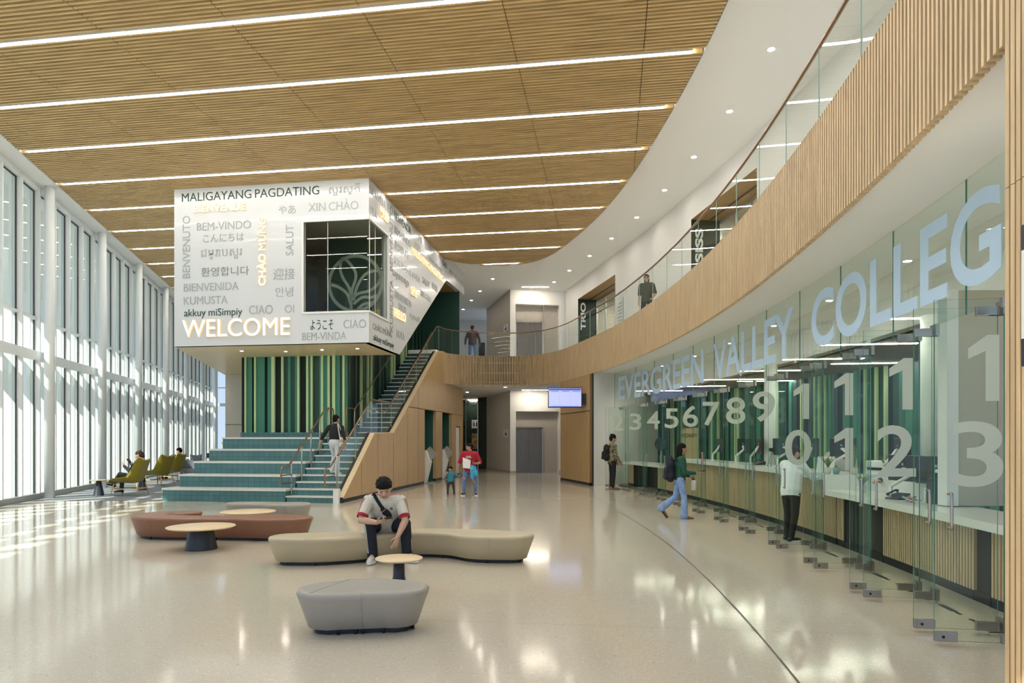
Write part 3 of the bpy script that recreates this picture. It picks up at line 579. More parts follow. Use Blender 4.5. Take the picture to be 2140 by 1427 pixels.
# upper back wall with two entrances
wpts = spline([(6.75,1.5,0),(6.5,6,0),(6.2,11,0),(5.73,16.2,0),(5.2,19.8,0),(4.57,23.6,0),(3.6,28.1,0),(2.6,32.8,0)], 40)
def at_y(y):
    for a, b in zip(wpts, wpts[1:]):
        if a.y <= y <= b.y: return a.lerp(b, (y-a.y)/(b.y-a.y))
def wallseg(y0, y1, z0, z1):
    ps = [at_y(y0)]+[p for p in wpts if y0 < p.y < y1]+[at_y(y1)]
    return struct(MB().rings([[p+V((0,0,z0)) for p in ps], [p+V((0,0,z1)) for p in ps]], closed=False).build('wall_upper_right', M['wallw']))
ZF = 5.14
for y0, y1 in ((1.5, 15.97), (19.75, 26.3), (30.9, 32.79)): wallseg(y0, y1, ZF, ZW)
for (y0, y1, word, lab) in ((15.97, 19.75, 'OASISS', 'dark green entrance wall reading OASISS in white upright letters'), (26.3, 30.9, 'TRIO', 'dark green entrance wall reading TRIO in white upright letters')):
    wallseg(y0, y1, 8.0, ZW); a, b = at_y(y0), at_y(y1); t = (b-a).normalized(); n = V((t.y, -t.x, 0)); d = .9
    struct(MB().add([a+V((0,0,ZF)), a+n*d+V((0,0,ZF)), a+n*d+V((0,0,8)), a+V((0,0,8))], [(0,1,2,3)]).build('wall_entrance', M['wallw']))
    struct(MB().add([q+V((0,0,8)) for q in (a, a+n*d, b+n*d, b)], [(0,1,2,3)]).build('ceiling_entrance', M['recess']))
    struct(MB().bar(a+n*.55+V((0,0,7.99)), b+n*.55+V((0,0,7.99)), .06, .012).build('trim_7', M['gasket']))
    s = thing('entrance_sign', lab, 'sign', b+n*d/2+V((0,0,ZF)))
    MB().add([b+V((0,0,ZF)), b+n*d+V((0,0,ZF)), b+n*d+V((0,0,8)), b+V((0,0,8)), b-t*.0+V((0,0,ZF))], [(3,2,1,0)]).build('panel', M['green_dd'], s, world=True)
    L = {'TRIO': 1.25, 'OASISS': 1.9}[word]; top = 7.85 if word == 'TRIO' else 7.75
    text(word, b+n*.36-t*.004+V((0,0,top-L)), V((0,0,1)), -n, L, .24, .006, .03).build('lettering', M['white'], s, world=True)
    fr = MB(); k = 4
    for j in range(k+1): q = a.lerp(b, j/k)+n*d; fr.bar(q+V((0,0,ZF)), q+V((0,0,8)), .06, .06, t)
    fr.bar(a+n*d+V((0,0,7.95)), b+n*d+V((0,0,7.95)), .06, .1); fr.bar(a+n*d+V((0,0,7.4)), b+n*d+V((0,0,7.4)), .05, .05)
    w = struct(fr.build('window_1%d' % (3 if word == 'TRIO' else 4), M['alu']))
    MB().add([a+n*d+V((0,0,ZF)), b+n*d+V((0,0,ZF)), b+n*d+V((0,0,8)), a+n*d+V((0,0,8))], [(0,1,2,3)]).build('pane', M['gglass'], w)
    e = 3.5; rm = MB()
    A, C_ = a+n*d, b+n*d; rm.add([q+V((0,0,z)) for z in (ZF, 8.05) for q in (A, C_, C_+n*e, A+n*e)], [(4,5,6,7),(0,1,2,3),(1,2,6,5),(2,3,7,6),(3,0,4,7)])
    struct(rm.build('wall_entrance_room', M['beige']))
    for j in (0, 1):
        q = a.lerp(b, .3+.35*j)+n*(d+1.3); tl = thing('panel_light', ('far' if j else 'near')+' square ceiling light behind the '+word+' entrance glass', 'ceiling light', q+V((0,0,8.0)), math.atan2(t.y, t.x))
        MB().box(-.45, .45, -.3, .3, 0, .02).build('diffuser', M['olight'], tl); MB().box(-.48, .48, -.33, .33, .01, .04).build('frame', M['white'], tl)
q = at_y(25.6); t = (at_y(25.8)-q).normalized(); n = V((t.y,-t.x,0)); mb = MB()
ws = thing('wall_directory', 'faint printed list with a green bar on the upper wall beside the dark entrance', 'wall sign', q+V((0,0,ZF)))
for j in range(7): mb.bar(q-n*.012+V((0,0,6.0+j*.13)), q-n*.012+t*(.3+.08*(j % 3))+V((0,0,6.0+j*.13)), .004, .03)
mb.build('lettering', M['txt_m'], ws, world=True); MB().bar(q-n*.012-t*.12+V((0,0,5.6)), q-n*.012-t*.12+V((0,0,6.95)), .004, .03, t).build('bar', M['green_m'], ws, world=True)
# lift walls, both floors
E0, E1 = V((-.09, 32.5, 0)), V((2.75, 33.0, 0)); et = (E1-E0).normalized(); en = V((-et.y, et.x, 0))
A0 = V((-1.40, 37.4, 0))
def ex(x): return E0+et*((x-E0.x)/et.x)
for z0, z1, nm in ((0, 3.95, 'lower'), (ZF, ZW, 'upper')):
    X0, X1, top = .19, 2.28, z0+2.97; wm = MB()
    def wq(p, q, a, b): wm.add([p+V((0,0,a)), q+V((0,0,a)), q+V((0,0,b)), p+V((0,0,b))], [(0,1,2,3)])
    wq(E0, ex(X0), z0, z1); wq(ex(X1), E1, z0, z1); wq(ex(X0), ex(X1), top, z1)
    r0, r1 = ex(X0)+en*.3, ex(X1)+en*.3
    wq(ex(X0), r0, z0, top); wq(r1, ex(X1), z0, top); wm.add([q+V((0,0,top)) for q in (ex(X0), ex(X1), r1, r0)], [(0,1,2,3)])
    struct(wm.build('wall_lift_'+nm, M['wallw']))
    struct(MB().add([r0+V((0,0,z0)), r1+V((0,0,z0)), r1+V((0,0,top)), r0+V((0,0,top))], [(0,1,2,3)]).build('wall_lift_alcove', M['greige']))
    g = mat('angled_wall_'+nm, (.56,.52,.47) if nm == 'lower' else (.48,.42,.36), .6, 0, .05, 6, (6,6,.4))
    struct(MB().add([A0+V((0,0,z0)), E0+V((0,0,z0)), E0+V((0,0,z1)), A0+V((0,0,z1))], [(0,1,2,3)]).build('wall_angled_'+nm, g))
    if z0 == 0: struct(MB().bar(A0+V((.0,-.02,.06)), E0+V((.0,-.02,.06)), .02, .12).bar(E0+V((0,-.01,.06)), ex(X0)+V((0,-.01,.06)), .02, .12).bar(ex(X1)+V((0,-.01,.06)), E1+V((0,-.01,.06)), .02, .12).build('baseboard_far', M['greige']))
    dr = thing('lift_doors', nm+' floor steel lift doors in a white walled alcove', 'lift', ex(.86)+en*.3+V((0,0,z0)))
    for a, b in ((.21, .845), (.855, 1.49)): MB().bar(ex((a+b)/2)+en*.26+V((0,0,z0)), ex((a+b)/2)+en*.26+V((0,0,z0+2.13)), b-a, .04, V((0,1,0))).build('door_panel', M['elev'], dr, world=True)
    MB().bar(ex(.17)+en*.24+V((0,0,z0)), ex(.17)+en*.24+V((0,0,z0+2.18)), .05, .1, V((0,1,0))).bar(ex(1.53)+en*.24+V((0,0,z0)), ex(1.53)+en*.24+V((0,0,z0+2.18)), .06, .1, V((0,1,0))).bar(ex(.15)+en*.24+V((0,0,z0+2.17)), ex(1.56)+en*.24+V((0,0,z0+2.17)), .1, .07).build('frame', M['steel'], dr, world=True)
    if z0: MB().bar(ex(.19)+en*.02+V((0,0,z0)), ex(.19)+en*.02+V((0,0,top)), .04, .05, V((0,1,0))).bar(ex(1.53)+en*.02+V((0,0,z0)), ex(1.53)+en*.02+V((0,0,top)), .04, .05, V((0,1,0))).build('channel', M['steel'], dr, world=True)
    at = (E0-A0).normalized(); an = V((at.y, -at.x, 0)); c = E0-at*.75-an*-.0+V((0,0,z0+1.75)); sg = thing('lift_sign', nm+' white pictogram sign on the angled wall beside the lift', 'sign', c)
    if an.y > 0: an = -an
    def sq(mb, s0, s1, h0, h1, d): 
        ps = [c+at*s+V((0,0,h))+an*d for s, h in ((s0,h0),(s1,h0),(s1,h1),(s0,h1))]; mb.add(ps+[p-an*.012 for p in ps], [(0,1,2,3),(7,6,5,4),(0,4,5,1),(1,5,6,2),(2,6,7,3),(3,7,4,0)])
    mb = MB(); sq(mb, -.42, .42, 0, .34, .02); mb.build('plate', M['white'], sg, world=True)
    mb = MB()
    for s in (-.15, 0, .15): sq(mb, s-.05, s+.05, .08, .20, .026)
    sq(mb, -.25, .25, .055, .07, .026); sq(mb, -.12, -.02, .25, .29, .026); sq(mb, .02, .12, .25, .29, .026); mb.build('pictogram', M['black'], sg, world=True)
    lt = thing('wall_wash_light', nm+' slim warm light in the ceiling above the lift', 'ceiling light', V((1.1, 32.0, z1)))
    MB().box(-.62, .62, -.03, .03, -.012, .01).build('diffuser', M['wash'], lt); MB().box(-.65, .65, -.05, .05, -.004, .012).build('housing', M['white'], lt)
M['dtile'] = tile('dark_green_tile', (.008,.018,.012), (.012,.028,.018), (.06,.07,.055), .32, .105, 'XZ', .2, .5)
struct(MB().add([(-4.6,40.2,0),(-1.9,40.2,0),(-1.9,40.2,3.95),(-4.6,40.2,3.95)], [(0,1,2,3)]).build('wall_tiled', M['dtile']))
struct(MB().add([(-1.9,38.0,0),(-1.40,37.4,0),(-1.40,37.4,3.95),(-1.9,38.0,3.95)], [(0,1,2,3)]).add([(-1.9,38,0),(-1.9,40.2,0),(-1.9,40.2,3.95),(-1.9,38,3.95)], [(3,2,1,0)]).build('wall_tiled', M['dtile']))
struct(MB().bar((-1.91,37.98,0), (-1.91,37.98,3.95), .05, .05).bar((-2.62,38.6,0), (-2.62,38.6,3.95), .04, .04).build('trim_8', M['steel']))
struct(MB().add([(-9,41,ZF),(-1.3,41,ZF),(-1.3,41,ZW),(-9,41,ZW)], [(0,1,2,3)]).build('wall_upper_far', M['wallw']))
struct(MB().add([(-4.6,40.3,0),(-4.6,30.4,0),(-4.6,30.4,3.95),(-4.6,40.3,3.95)], [(0,1,2,3)]).build('wall_corridor', M['wallw']))
struct(MB().box(-2.0,-1.63,40.8,40.95,ZF,ZF+2.3).build('door_2', M['gasket']))
rs_ = thing('restroom_sign', 'white sign with two black figures on the dark tiled wall', 'sign', (-2.17, 40.15, 2.0))
MB().box(-.21,.21,-.02,.05,.28,.78).build('plate', M['white'], rs_); mb = MB()
for x in (-.08, .08): mb.lathe([(.03,.62),(.03,.68)], (x,-.03,0), 10).box(x-.04, x+.04, -.032, -.025, .40, .60)
mb.build('pictogram', M['black'], rs_)
ps = thing('poster', 'small bright multicoloured poster below the restroom sign', 'poster', (-2.15, 40.15, 1.1)); MB().box(-.2,.2,-.02,.03,0,.85).build('sheet', mat('poster_print', (.5,.35,.1), .6, 0, .8, 4), ps); MB().box(-.22,.22,-.01,.04,-.02,.87).build('frame', M['oak'], ps)
lt = thing('cove_light', 'slim light along the top of the dark tiled wall', 'ceiling light', (-2.2, 39.6, 3.9)); MB().box(-.35,.35,-.03,.03,0,.03).build('diffuser', M['wash'], lt); MB().box(-.36,.36,-.04,.04,.02,.05).build('housing', M['white'], lt)
for i, (x, y) in enumerate([(-.3, 30.3), (-2.2, 33.5)]): downlight((x, y, 3.95), ['downlight in the soffit just behind the slatted balcony curve', 'farther downlight in the lower corridor soffit'][i])
# wood block, white return, screen
wb = [p for p in fpath if 23.6 < p.y < 26.9 and p.x > 1.9]; wb = wb+[V((3.0,27.3,0)), V((3.3,24.2,0))]
struct(MB().prism([(p.x, p.y) for p in wb], .1, 3.90).build('wall_block', M['panel'])); struct(MB().prism([(p.x*.999, p.y+.02) for p in wb], 0, .1).build('baseboard_block', M['gasket']))
bl_ = [p-V((.006,0,0)) for p in wb[:-2]]; struct(MB().tube([p+V((0,0,2.62)) for p in bl_], .012, 6).build('trim_9', M['gasket']))
struct(MB().bar((2.80,23.52,0), (2.80,23.52,3.9), .05, .05).build('trim_10', M['gasket']))
struct(MB().add([(2.82,23.5,0),(3.62,24.1,0),(3.62,24.1,3.95),(2.82,23.5,3.95)], [(0,1,2,3)]).build('wall_return', M['wallw']))
tv = thing('wall_screen', 'large landscape display screen showing a pale timetable beside the wood block', 'screen', (1.87, 24.0, 2.74))
case = MB().box(-.6,.6,-.02,.04,0,.72).build('case', M['black'], tv, bev=.01); disp = MB().box(-.575,.575,-.024,-.019,.035,.69).build('display', M['screenb'], tv)
mb = MB(); mb.box(-.56,.56,-.027,-.024,.60,.68); mb.build('title_bar', emit('screen_title', (.10,.13,.42), .25), disp)
mb = MB()
for x in (-.19, .19): mb.box(x-.002, x+.002, -.027, -.024, .06, .55)
for x in (-.5,-.12,.26): mb.box(x, x+.28, -.027, -.024, .55, .58)
mb.box(-.5,.5,-.027,-.024,.03,.055); mb.build('timetable', emit('screen_lines', (.16,.28,.8), .25), disp)
MB().box(.35,.75,.04,.10,.1,.5).box(.60,.66,.06,.9,.2,.35).build('bracket', M['black'], tv)
# slatted pier at the right edge of the view
m = MB(); q0 = arc(RF, 3.95); k = 0
for k in range(24):
    y = 3.92-.058*k; p = arc(RF, y)
    m.box(p.x-.0, p.x+.05, y-.018, y+.014, 0, 3.05); m.box(p.x, p.x+.05, y-.018, y+.014, 3.055, 5.16); m.box(p.x, p.x+.05, y-.018, y+.014, 5.165, ZW)
pr = struct(m.build('wall_pier', M['slatz']))
MB().prism([(2.92,3.94),(3.5,3.94),(3.5,2.4),(2.80,2.4)], 0, ZW).build('backing_board', M['backing'], pr)
ps = thing('wall_notice', 'dark framed notice on the slatted pier at the far right edge', 'notice', (2.80, 3.62, 1.85)); MB().box(-.02,.02,-.3,.090,.15,.92).build('frame', M['navy'], ps); MB().box(-.025,-.018,-.28,.083,.30,.78).build('sheet', M['paper'], ps)
# ================================================================ GLASS SHOP FRONT
HINGE = [5.39,6.89,8.42,9.95,11.53,13.1,14.68,16.2,17.72,19.32,21.0,22.75]
def ap(r, y, z=0): a = math.asin((y-CC.y)/RG); return CC+V((cos(a)*r, sin(a)*r, z))
def adir(y): a = math.asin((y-CC.y)/RG); return V((cos(a), sin(a), 0))
def curved(mb, r0, r1, y0, y1, z0, z1, m=0, n=6, edge=True):
    rows = []
    ys = [y0+(y1-y0)*i/n for i in range(n+1)]
    for r, z in ((r0,z0),(r0,z1),(r1,z1),(r1,z0),(r0,z0)): rows.append([ap(r, y, z) for y in ys])
    mb.rings(rows, closed=False, smooth=False, m=m)
    for y in (y0, y1): mb.add([ap(r0,y,z0), ap(r1,y,z0), ap(r1,y,z1), ap(r0,y,z1)], [(0,1,2,3)], 1 if edge else m)
    return mb
bounds = [4.6]+[.5*(a+b) for a, b in zip(HINGE, HINGE[1:])]+[23.95]
bounds[0] = 4.75
for i, h in enumerate(HINGE):
    y0 = bounds[i]; y1 = bounds[i+1]
    tr = MB(); tr.add([], []); curved(tr, RG, RG+.012, y0+.004, y1-.004, 2.73, 3.95, 0, 8)
    w = struct(tr.build('window_%d' % (20+i), [M['gglass'], M['edge']]))
    sdl = MB(); curved(sdl, RG, RG+.012, h-.155, h+.155, .02, 2.72, 0, 2); sdl.build('sidelight', [M['gglass'], M['edge']], w)
    cl = MB()
    for s in (-.18, .18):
        for z in (2.62, .02):
            d = adir(h+s); t = V((-d.y, d.x, 0)); p = ap(RG, h+s, z); cl.bar(p-d*.10, p+d*.04, .035, .0); cl.bar(p-t*.06-d*.0+V((0,0,.06)), p+t*.06+V((0,0,.06)), .036, .11)
    cl.build('patch_fitting', M['steel'], w); fp_ = MB()
    for s, ln in ((-.42, .13), (.42, .13), (-.62, .05), (.62, .05)):
        d = adir(h+s); t = V((-d.y, d.x, 0)); p = ap(RG+.0, h+s, .002); fp_.bar(p-t*ln, p+t*ln, .055 if ln > .1 else .03, .003)
    fp_.build('floor_plate', M['navy'], w)
def door(h, lab, side):
    t = thing('glass_door', lab, 'glass door', (0,0,0), 0, 'glass doors standing open at right angles to the glass front')
    w, e = .64, .006
    MB().add([(x, y, z) for x in (-w, 0) for y in (-e, e) for z in (.035, 2.69)], [(2,3,7,6),(0,4,5,1)], 0).add([(x, y, z) for x in (-w, 0) for y in (-e, e) for z in (.035, 2.69)], [(0,1,3,2),(4,6,7,5),(0,2,6,4),(1,5,7,3)], 1).build('leaf', [M['dglass'], M['edge']], t)
    for x0, x1, z0, z1 in ((-w, -w+.165, .03, .105), (-.165, 0, .03, .105), (-.165, 0, 2.62, 2.70)):
        pf_ = MB().box(x0, x1, -.017, .017, z0, z1).build('patch_fitting', M['steel'], t, bev=.004)
        if x0 == -w: fit = pf_
    MB().lathe([(.012,-.02),(.012,.02)], n=10).build('lock', M['black'], fit, loc=(-w+.06, 0, .068), rot=(pi/2,0,0))
    hx = -w+.10; mb = MB()
    for s in (-1,): mb.tube(spline([(hx, s*.006, .915),(hx, s*.045, .915),(hx, s*.06, .935),(hx, s*.06, 1.16),(hx, s*.045, 1.18),(hx, s*.006, 1.18)], 4), .0115, 10)
    mb.build('pull_handle', M['steel'], t); return t
ordn = []
proto = door(0, '', 0); numbered = []
for i, h in enumerate(HINGE):
    num = 13-i; a = math.asin((h-CC.y)/RG)
    for s in (-.185, .185):
        p = ap(RG-.03, h+s); near = s < 0
        lab = ('open glass door etched with the number %d' % num) if near else ('open plain glass door leaf just behind the door numbered %d' % num)
        if i == 0 and near: o = proto; o.location = p; o.rotation_euler = (0, 0, a); o['label'] = lab
        else: o = dup(proto, p, a, lab)
        if near: numbered.append((o, num))
def one(mb, x, y, z, w, h):                                      # a figure one with a slanting flag
    pts = [(x+w*.56, z), (x+w, z), (x+w, z+h), (x+w*.62, z+h), (x, z+h*.80), (x, z+h*.64), (x+w*.56, z+h*.76)]
    n = len(pts); vs = [(a, y, b) for a, b in pts]+[(a, y-.002, b) for a, b in pts]
    mb.add(vs, [(0, 1, 2, 6), (2, 3, 6), (3, 4, 5, 6), (13, 9, 8, 7), (13, 10, 9), (13, 12, 11, 10)])
for o, num in numbered:
    mb = MB()
    for j, dch in enumerate(str(num)):
        z = 1.90 if j == 0 else 1.235
        if dch == '1': one(mb, -.40, -.0075, z, .22, .51)
        else: text(dch, (-.52, -.0075, z), V((1,0,0)), V((0,0,1)), .37, .51, .002, .012, mb)
    mb.build('etched_number', M['frost'], o)
# building name across the glass
S = 'EVERGREEN VALLEY COLLEGE'; segs = [('EVERGREEN', 9.98, 2.55), ('VALLEY', 1.85, -2.62), ('COLLEGE', -3.38, -8.75)]
a0s = lambda s: s/RG
sgn = thing('building_name', 'large pale blue college name lettered across the curved glass front', 'lettering', ap(RG, 14, 2.9))
for wd_, s0, s1 in segs:
    full, _ = textdata(wd_, .018, .05); ws = []
    x = 0; vsA = textdata(wd_, .018, .05)[0]; X0 = min(p.x for p in vsA); X1 = max(p.x for p in vsA)
    vs, fs = textdata(wd_, .018, .05); par = list(range(len(vs)))   # split the word into its letters
    def find(i):
        while par[i] != i: par[i] = par[par[i]]; i = par[i]
        return i
    for f in fs:
        for k in f[1:]: par[find(k)] = find(f[0])
    comp = {}
    for f in fs: comp.setdefault(find(f[0]), []).append(f)
    y0 = min(p.y for p in vs); y1 = max(p.y for p in vs)
    for fl in comp.values():
        mb = MB(); idx = sorted({k for f in fl for k in f}); mp = {k: n for n, k in enumerate(idx)}; pts = []
        for k in idx:
            p = vs[k]; th = (s0+(s1-s0)*(p.x-X0)/(X1-X0))/RG; r = RG-.004-(p.z+.05)*.04
            pts.append(CC+V((cos(th)*r, sin(th)*r, 2.95+(p.y-y0)/(y1-y0)*.82)))
        mb.add(pts, [[mp[k] for k in f] for f in fl]); mb.build('letter', M['blueletter'], sgn, world=True)
# soffit edge, office ceiling, bulkhead, back wall
RB = 55.3
struct(curved(MB(), RB, RB+.1, 2.5, 27, 3.3, 3.97, 0, 24, False).build('wall_bulkhead', M['ceilw']))
OW = [(5.6,31),(6.3,28.2),(7.2,23.5),(8.2,18.5),(8.9,13.5),(9.4,8),(9.6,3)]
ngon_slab('ceiling_office', [(ap(RB, y).x, ap(RB, y).y) for y in (2.5,6,9,12,15,18,21,24,26)]+[(3.5,31), (5.7,31.2)]+OW[1:]+[(9.6,2.5)], 3.3, 3.36, mat('office_slat_ceiling', (.22,.19,.15), .8, 0, .2, 10, (30, 2, 1)))
ow = [V((x, y, 0)) for x, y in OW]
mb = MB()
for a, b in zip(ow, ow[1:]):
    n = V((-(b-a).y, (b-a).x, 0)).normalized(); n = n if n.x < 0 else -n
    stripes(mb, a, b, n, rseg((b-a).length, int(a.y)), 0, 3.3)
struct(mb.build('wall_office', GM))
struct(MB().add([(3.62,24.1,0),(5.75,26.8,0),(5.75,26.8,3.95),(3.62,24.1,3.95)], [(0,1,2,3)]).build('wall_office_end', M['wallw']))
struct(MB().box(5.06, 7.6, 7.72, 7.85, .85, 3.3).build('wall_office_near', M['beige']))
struct(MB().box(4.93, 5.06, 7.70, 7.87, .85, 3.3).build('trim_11', M['white'])); 
for i, (x, y, c) in enumerate([(5.75,15.1,'far'),(5.75,9.3,'near')]):
    struct(MB().lathe([(.14,0),(.14,3.3)], n=24).build('column', M['white'], loc=(x, y, 0)))
for i, (x, y) in enumerate([(5.6,9.4),(6.0,12),(6.2,14.2),(6.1,16.6),(5.9,19),(5.6,21.4),(7.4,11),(7.6,15),(7.0,19.5),(4.75,23.4)]):  # last position is an extra light, added to brighten the end wall
    lt = thing('linear_light', ['nearest','second','third','fourth','fifth','farthest','nearest of the inner row of','middle of the inner row of','farthest of the inner row of','added one brightening the pale end wall,'][i]+(' short' if i > 5 else '')+' office light lines behind the glass front', 'ceiling light', (x+.3, y, 3.3), -AL, 'office light lines')
    MB().box(-.8,.8,-.03,.03,-.02,.01).build('diffuser', M['olight'], lt); MB().box(-.82,.82,-.04,.04,-.008,.02).build('housing', M['white'], lt)
for i, y in enumerate([6.5,9,11.5,14,16.5,19,21.5]): p = ap(54.4, y, 3.95); downlight(tuple(p), ['nearest','second','third','fourth','fifth','sixth','farthest'][i]+' downlight in the soffit just inside the glass front', .05, 'downlights inside the glass front')
# counter
RC = 54.04
ct = thing('service_counter', 'long curved wood slatted service counter with white stone top behind the glass', 'counter', ap(RC, 14))
def runc(y0, y1, zt, knee=()):
    mb = MB(); curved(mb, RC-.16, RC+.55, y0, y1, zt-.085, zt, 0, 12, False); mb.build('counter_top', M['white_stone'], ct, world=True)
    sl_ = MB(); ys = y0+.03
    while ys < y1:
        if not any(a < ys < b for a, b in knee):
            p, d = ap(RC, ys), adir(ys); t = V((-d.y, d.x, 0)); vs = [p-t*.017, p+t*.017, p+t*.017+d*.03, p-t*.017+d*.03]
            sl_.add([q+V((0,0,z)) for z in (.1, zt-.085) for q in vs], [(0,1,5,4),(1,2,6,5),(3,0,4,7)])
        ys += .056
    sl_.build('front_slats', M['slatz'], ct, world=True)
    bb = MB(); cuts = [y0]+[q for k in knee for q in k]+[y1]
    for a, b in zip(cuts[::2], cuts[1::2]): curved(bb, RC+.031, RC+.06, a, b, 0, zt-.085, 0, 6, False); curved(bb, RC+.01, RC+.04, a, b, 0, .1, 0, 6, False)
    bb.build('front_backing', M['dark'], ct, world=True)
    for a, b in knee:
        q = MB(); curved(q, RC+.5, RC+.53, a, b, 0, zt-.085, 0, 4, False)
        for y in (a, b): q.add([ap(RC,y,0), ap(RC+.5,y,0), ap(RC+.5,y,zt-.085), ap(RC,y,zt-.085)], [(0,1,2,3)])
        q.build('knee_space', M['navy'], ct, world=True)
runc(4.3, 10.35, .84, [(8.9, 10.1), (6.55, 6.85)]); runc(10.4, 18.9, 1.07, []); runc(18.95, 23.8, .84, [(21.0, 23.2)])
mb = MB(); curved(mb, RC-.16, RC+.55, 10.35, 10.41, .755, 1.07, 0, 1, False); curved(mb, RC-.16, RC+.55, 18.89, 18.95, .755, 1.07, 0, 1, False); mb.build('end_upstand', M['white_stone'], ct, world=True)
mb = MB(); curved(mb, RC+.5, RC+.55, 8.0, 10.35, .84, 1.07, 0, 4, False); mb.build('back_upstand', M['white_stone'], ct, world=True)
# ================================================================ RAILINGS
def uvp(u, v, z): return B(u, v, z)
def zig(u, pts): return [B(u, v, z) for v, z in pts]
hr = thing('stair_handrail', 'bronze handrail on slim posts between the seating steps and the stair', 'handrail', B(-8.14, 16.4, .17))
MB().tube(zig(-8.14, [(16.40,.50),(15.92,.50),(15.86,.54),(15.86,.87),(15.92,.92),(16.22,.92),(18.5,2.48),(18.62,2.52),(19.0,2.52),(19.06,2.47),(19.06,1.69)]), .022, 10).tube(zig(-8.14, [(15.86,.71),(16.40,.71)]), .016, 8).build('rail', M['bronze'], hr, world=True)
for v, z in ((16.42,.17), (17.0,.505), (17.56,.84), (18.12,1.175), (18.68,1.51)):
    zt = .92+(v-16.22)*.684 if v < 18.5 else 2.52
    MB().tube(zig(-8.14, [(v, z), (v, zt)]), .02, 8).build('post', M['steel'], hr, world=True)
hr = thing('stair_handrail', 'bronze handrail against the dark striped wall along the upper stair', 'handrail', B(-7.80, 19.2, 1.68))
MB().tube(zig(-7.80, [(19.2,1.68),(19.2,2.50),(19.25,2.55),(19.9,2.55),(25.8,6.08)]), .02, 8).build('rail', M['bronze'], hr, world=True)
MB().tube(zig(-7.80, [(19.85,1.68),(19.85,2.55)]), .018, 8).build('post', M['steel'], hr, world=True)
gb = thing('stair_balustrade', 'frameless glass balustrade with bronze top rail along the open side of the stair', 'balustrade', B(-6.92, 16.5, .3))
top = [(16.5,1.20),(18.9,2.77),(20.7,2.77),(26.3,6.10),(26.75,6.16)]
def tz(v):
    for (a, b_), (c, d) in zip(top, top[1:]):
        if a <= v <= c: return b_+(d-b_)*(v-a)/(c-a)
    return top[-1][1]
cuts = [16.5, 17.7, 18.9, 19.8, 20.7, 22.1, 23.5, 24.9, 26.7]
for a, b_ in zip(cuts, cuts[1:]):
    a2, b2 = a+.012, b_-.012; ks = [a2]+[q for q in (18.7, 20.42, 25.87, 26.3) if a2 < q < b2]+[b2]
    mb = MB(); mb.rings([[B(-6.925, v, pz(v)) for v in ks], [B(-6.925, v, tz(v)) for v in ks]], closed=False, smooth=False)
    for v in (a2, b2): mb.add([B(-6.925, v, pz(v)), B(-6.911, v, pz(v)), B(-6.911, v, tz(v)), B(-6.925, v, tz(v))], [(0,1,2,3)], 1)
    mb.build('pane', [M['gglass'], M['edge2']], gb, world=True)
MB().tube(zig(-6.918, top), .024, 10).build('top_rail', M['bronze'], gb, world=True)
MB().tube(zig(-7.02, [(16.5,.45),(15.98,.45),(15.92,.49),(15.92,.86),(15.98,.90),(16.25,.92),(18.75,2.50),(20.55,2.50),(20.62,2.46)]), .02, 8).tube(zig(-7.02, [(15.92,.68),(16.5,.68)]), .016, 8).tube(zig(-7.02, [(20.55,2.50),(26.0,5.85)]), .02, 8).build('hand_rail', M['bronze'], gb, world=True)
MB().tube(zig(-6.95, [(16.5,.18),(16.5,1.2)]), .018, 8).build('end_post', M['steel'], gb, world=True)
mb = MB()
for v in (16.5, 17.3, 18.1, 18.95, 19.6, 20.4, 21.5, 22.7, 23.9, 25.1):
    z = .92+(v-16.25)*.632 if v < 18.75 else (2.5 if v < 20.55 else 2.5+(v-20.55)*.6147)
    mb.tube([B(-6.93, v, z-.07), B(-7.02, v, z-.06), B(-7.02, v, z)], .008, 6)
mb.build('bracket', M['chrome'], gb, world=True)
cap = MB()
for (a, z0), (c, z1) in zip(prof, prof[1:]): cap.bar(B(-6.81, a, z0+.012), B(-6.81, c, z1+.012), .14, .025)
struct(cap.build('trim_12', M['oak'])); ch = MB()
for (a, z0), (c, z1) in zip(prof, prof[1:]): ch.bar(B(-6.92, a, z0-.02), B(-6.92, c, z1-.02), .07, .10)
struct(ch.build('trim_13', M['black']))
# ================================================================ LOUNGE SEATING
def outline(cs, n=10):                                           # serpentine outline from centre points with widths
    P_ = spline([V((x, y, 0)) for x, y, w in cs], n); W_ = [q.x for q in spline([V((w, 0, 0)) for x, y, w in cs], n)]
    L, Rr = [], []
    for i, p in enumerate(P_):
        t = (P_[min(i+1, len(P_)-1)]-P_[max(i-1, 0)]).normalized(); q = V((-t.y, t.x, 0))*W_[i]/2; L.append(p+q); Rr.append(p-q)
    def capend(c, a, k): 
        out = []; e = (a-c)
        for j in range(1, 8): g = -pi*j/8*k; out.append(c+V((e.x*cos(g)-e.y*sin(g), e.x*sin(g)+e.y*cos(g), 0)))
        return out
    return L+capend(P_[-1], L[-1], 1)+Rr[::-1]+capend(P_[0], Rr[0], 1)
def inset(poly, d):
    out = []; n = len(poly)
    for i, p in enumerate(poly):
        t = (poly[(i+2) % n]-poly[i-2]).normalized(); out.append(p+V((t.y, -t.x, 0))*-d*-1)
    return out
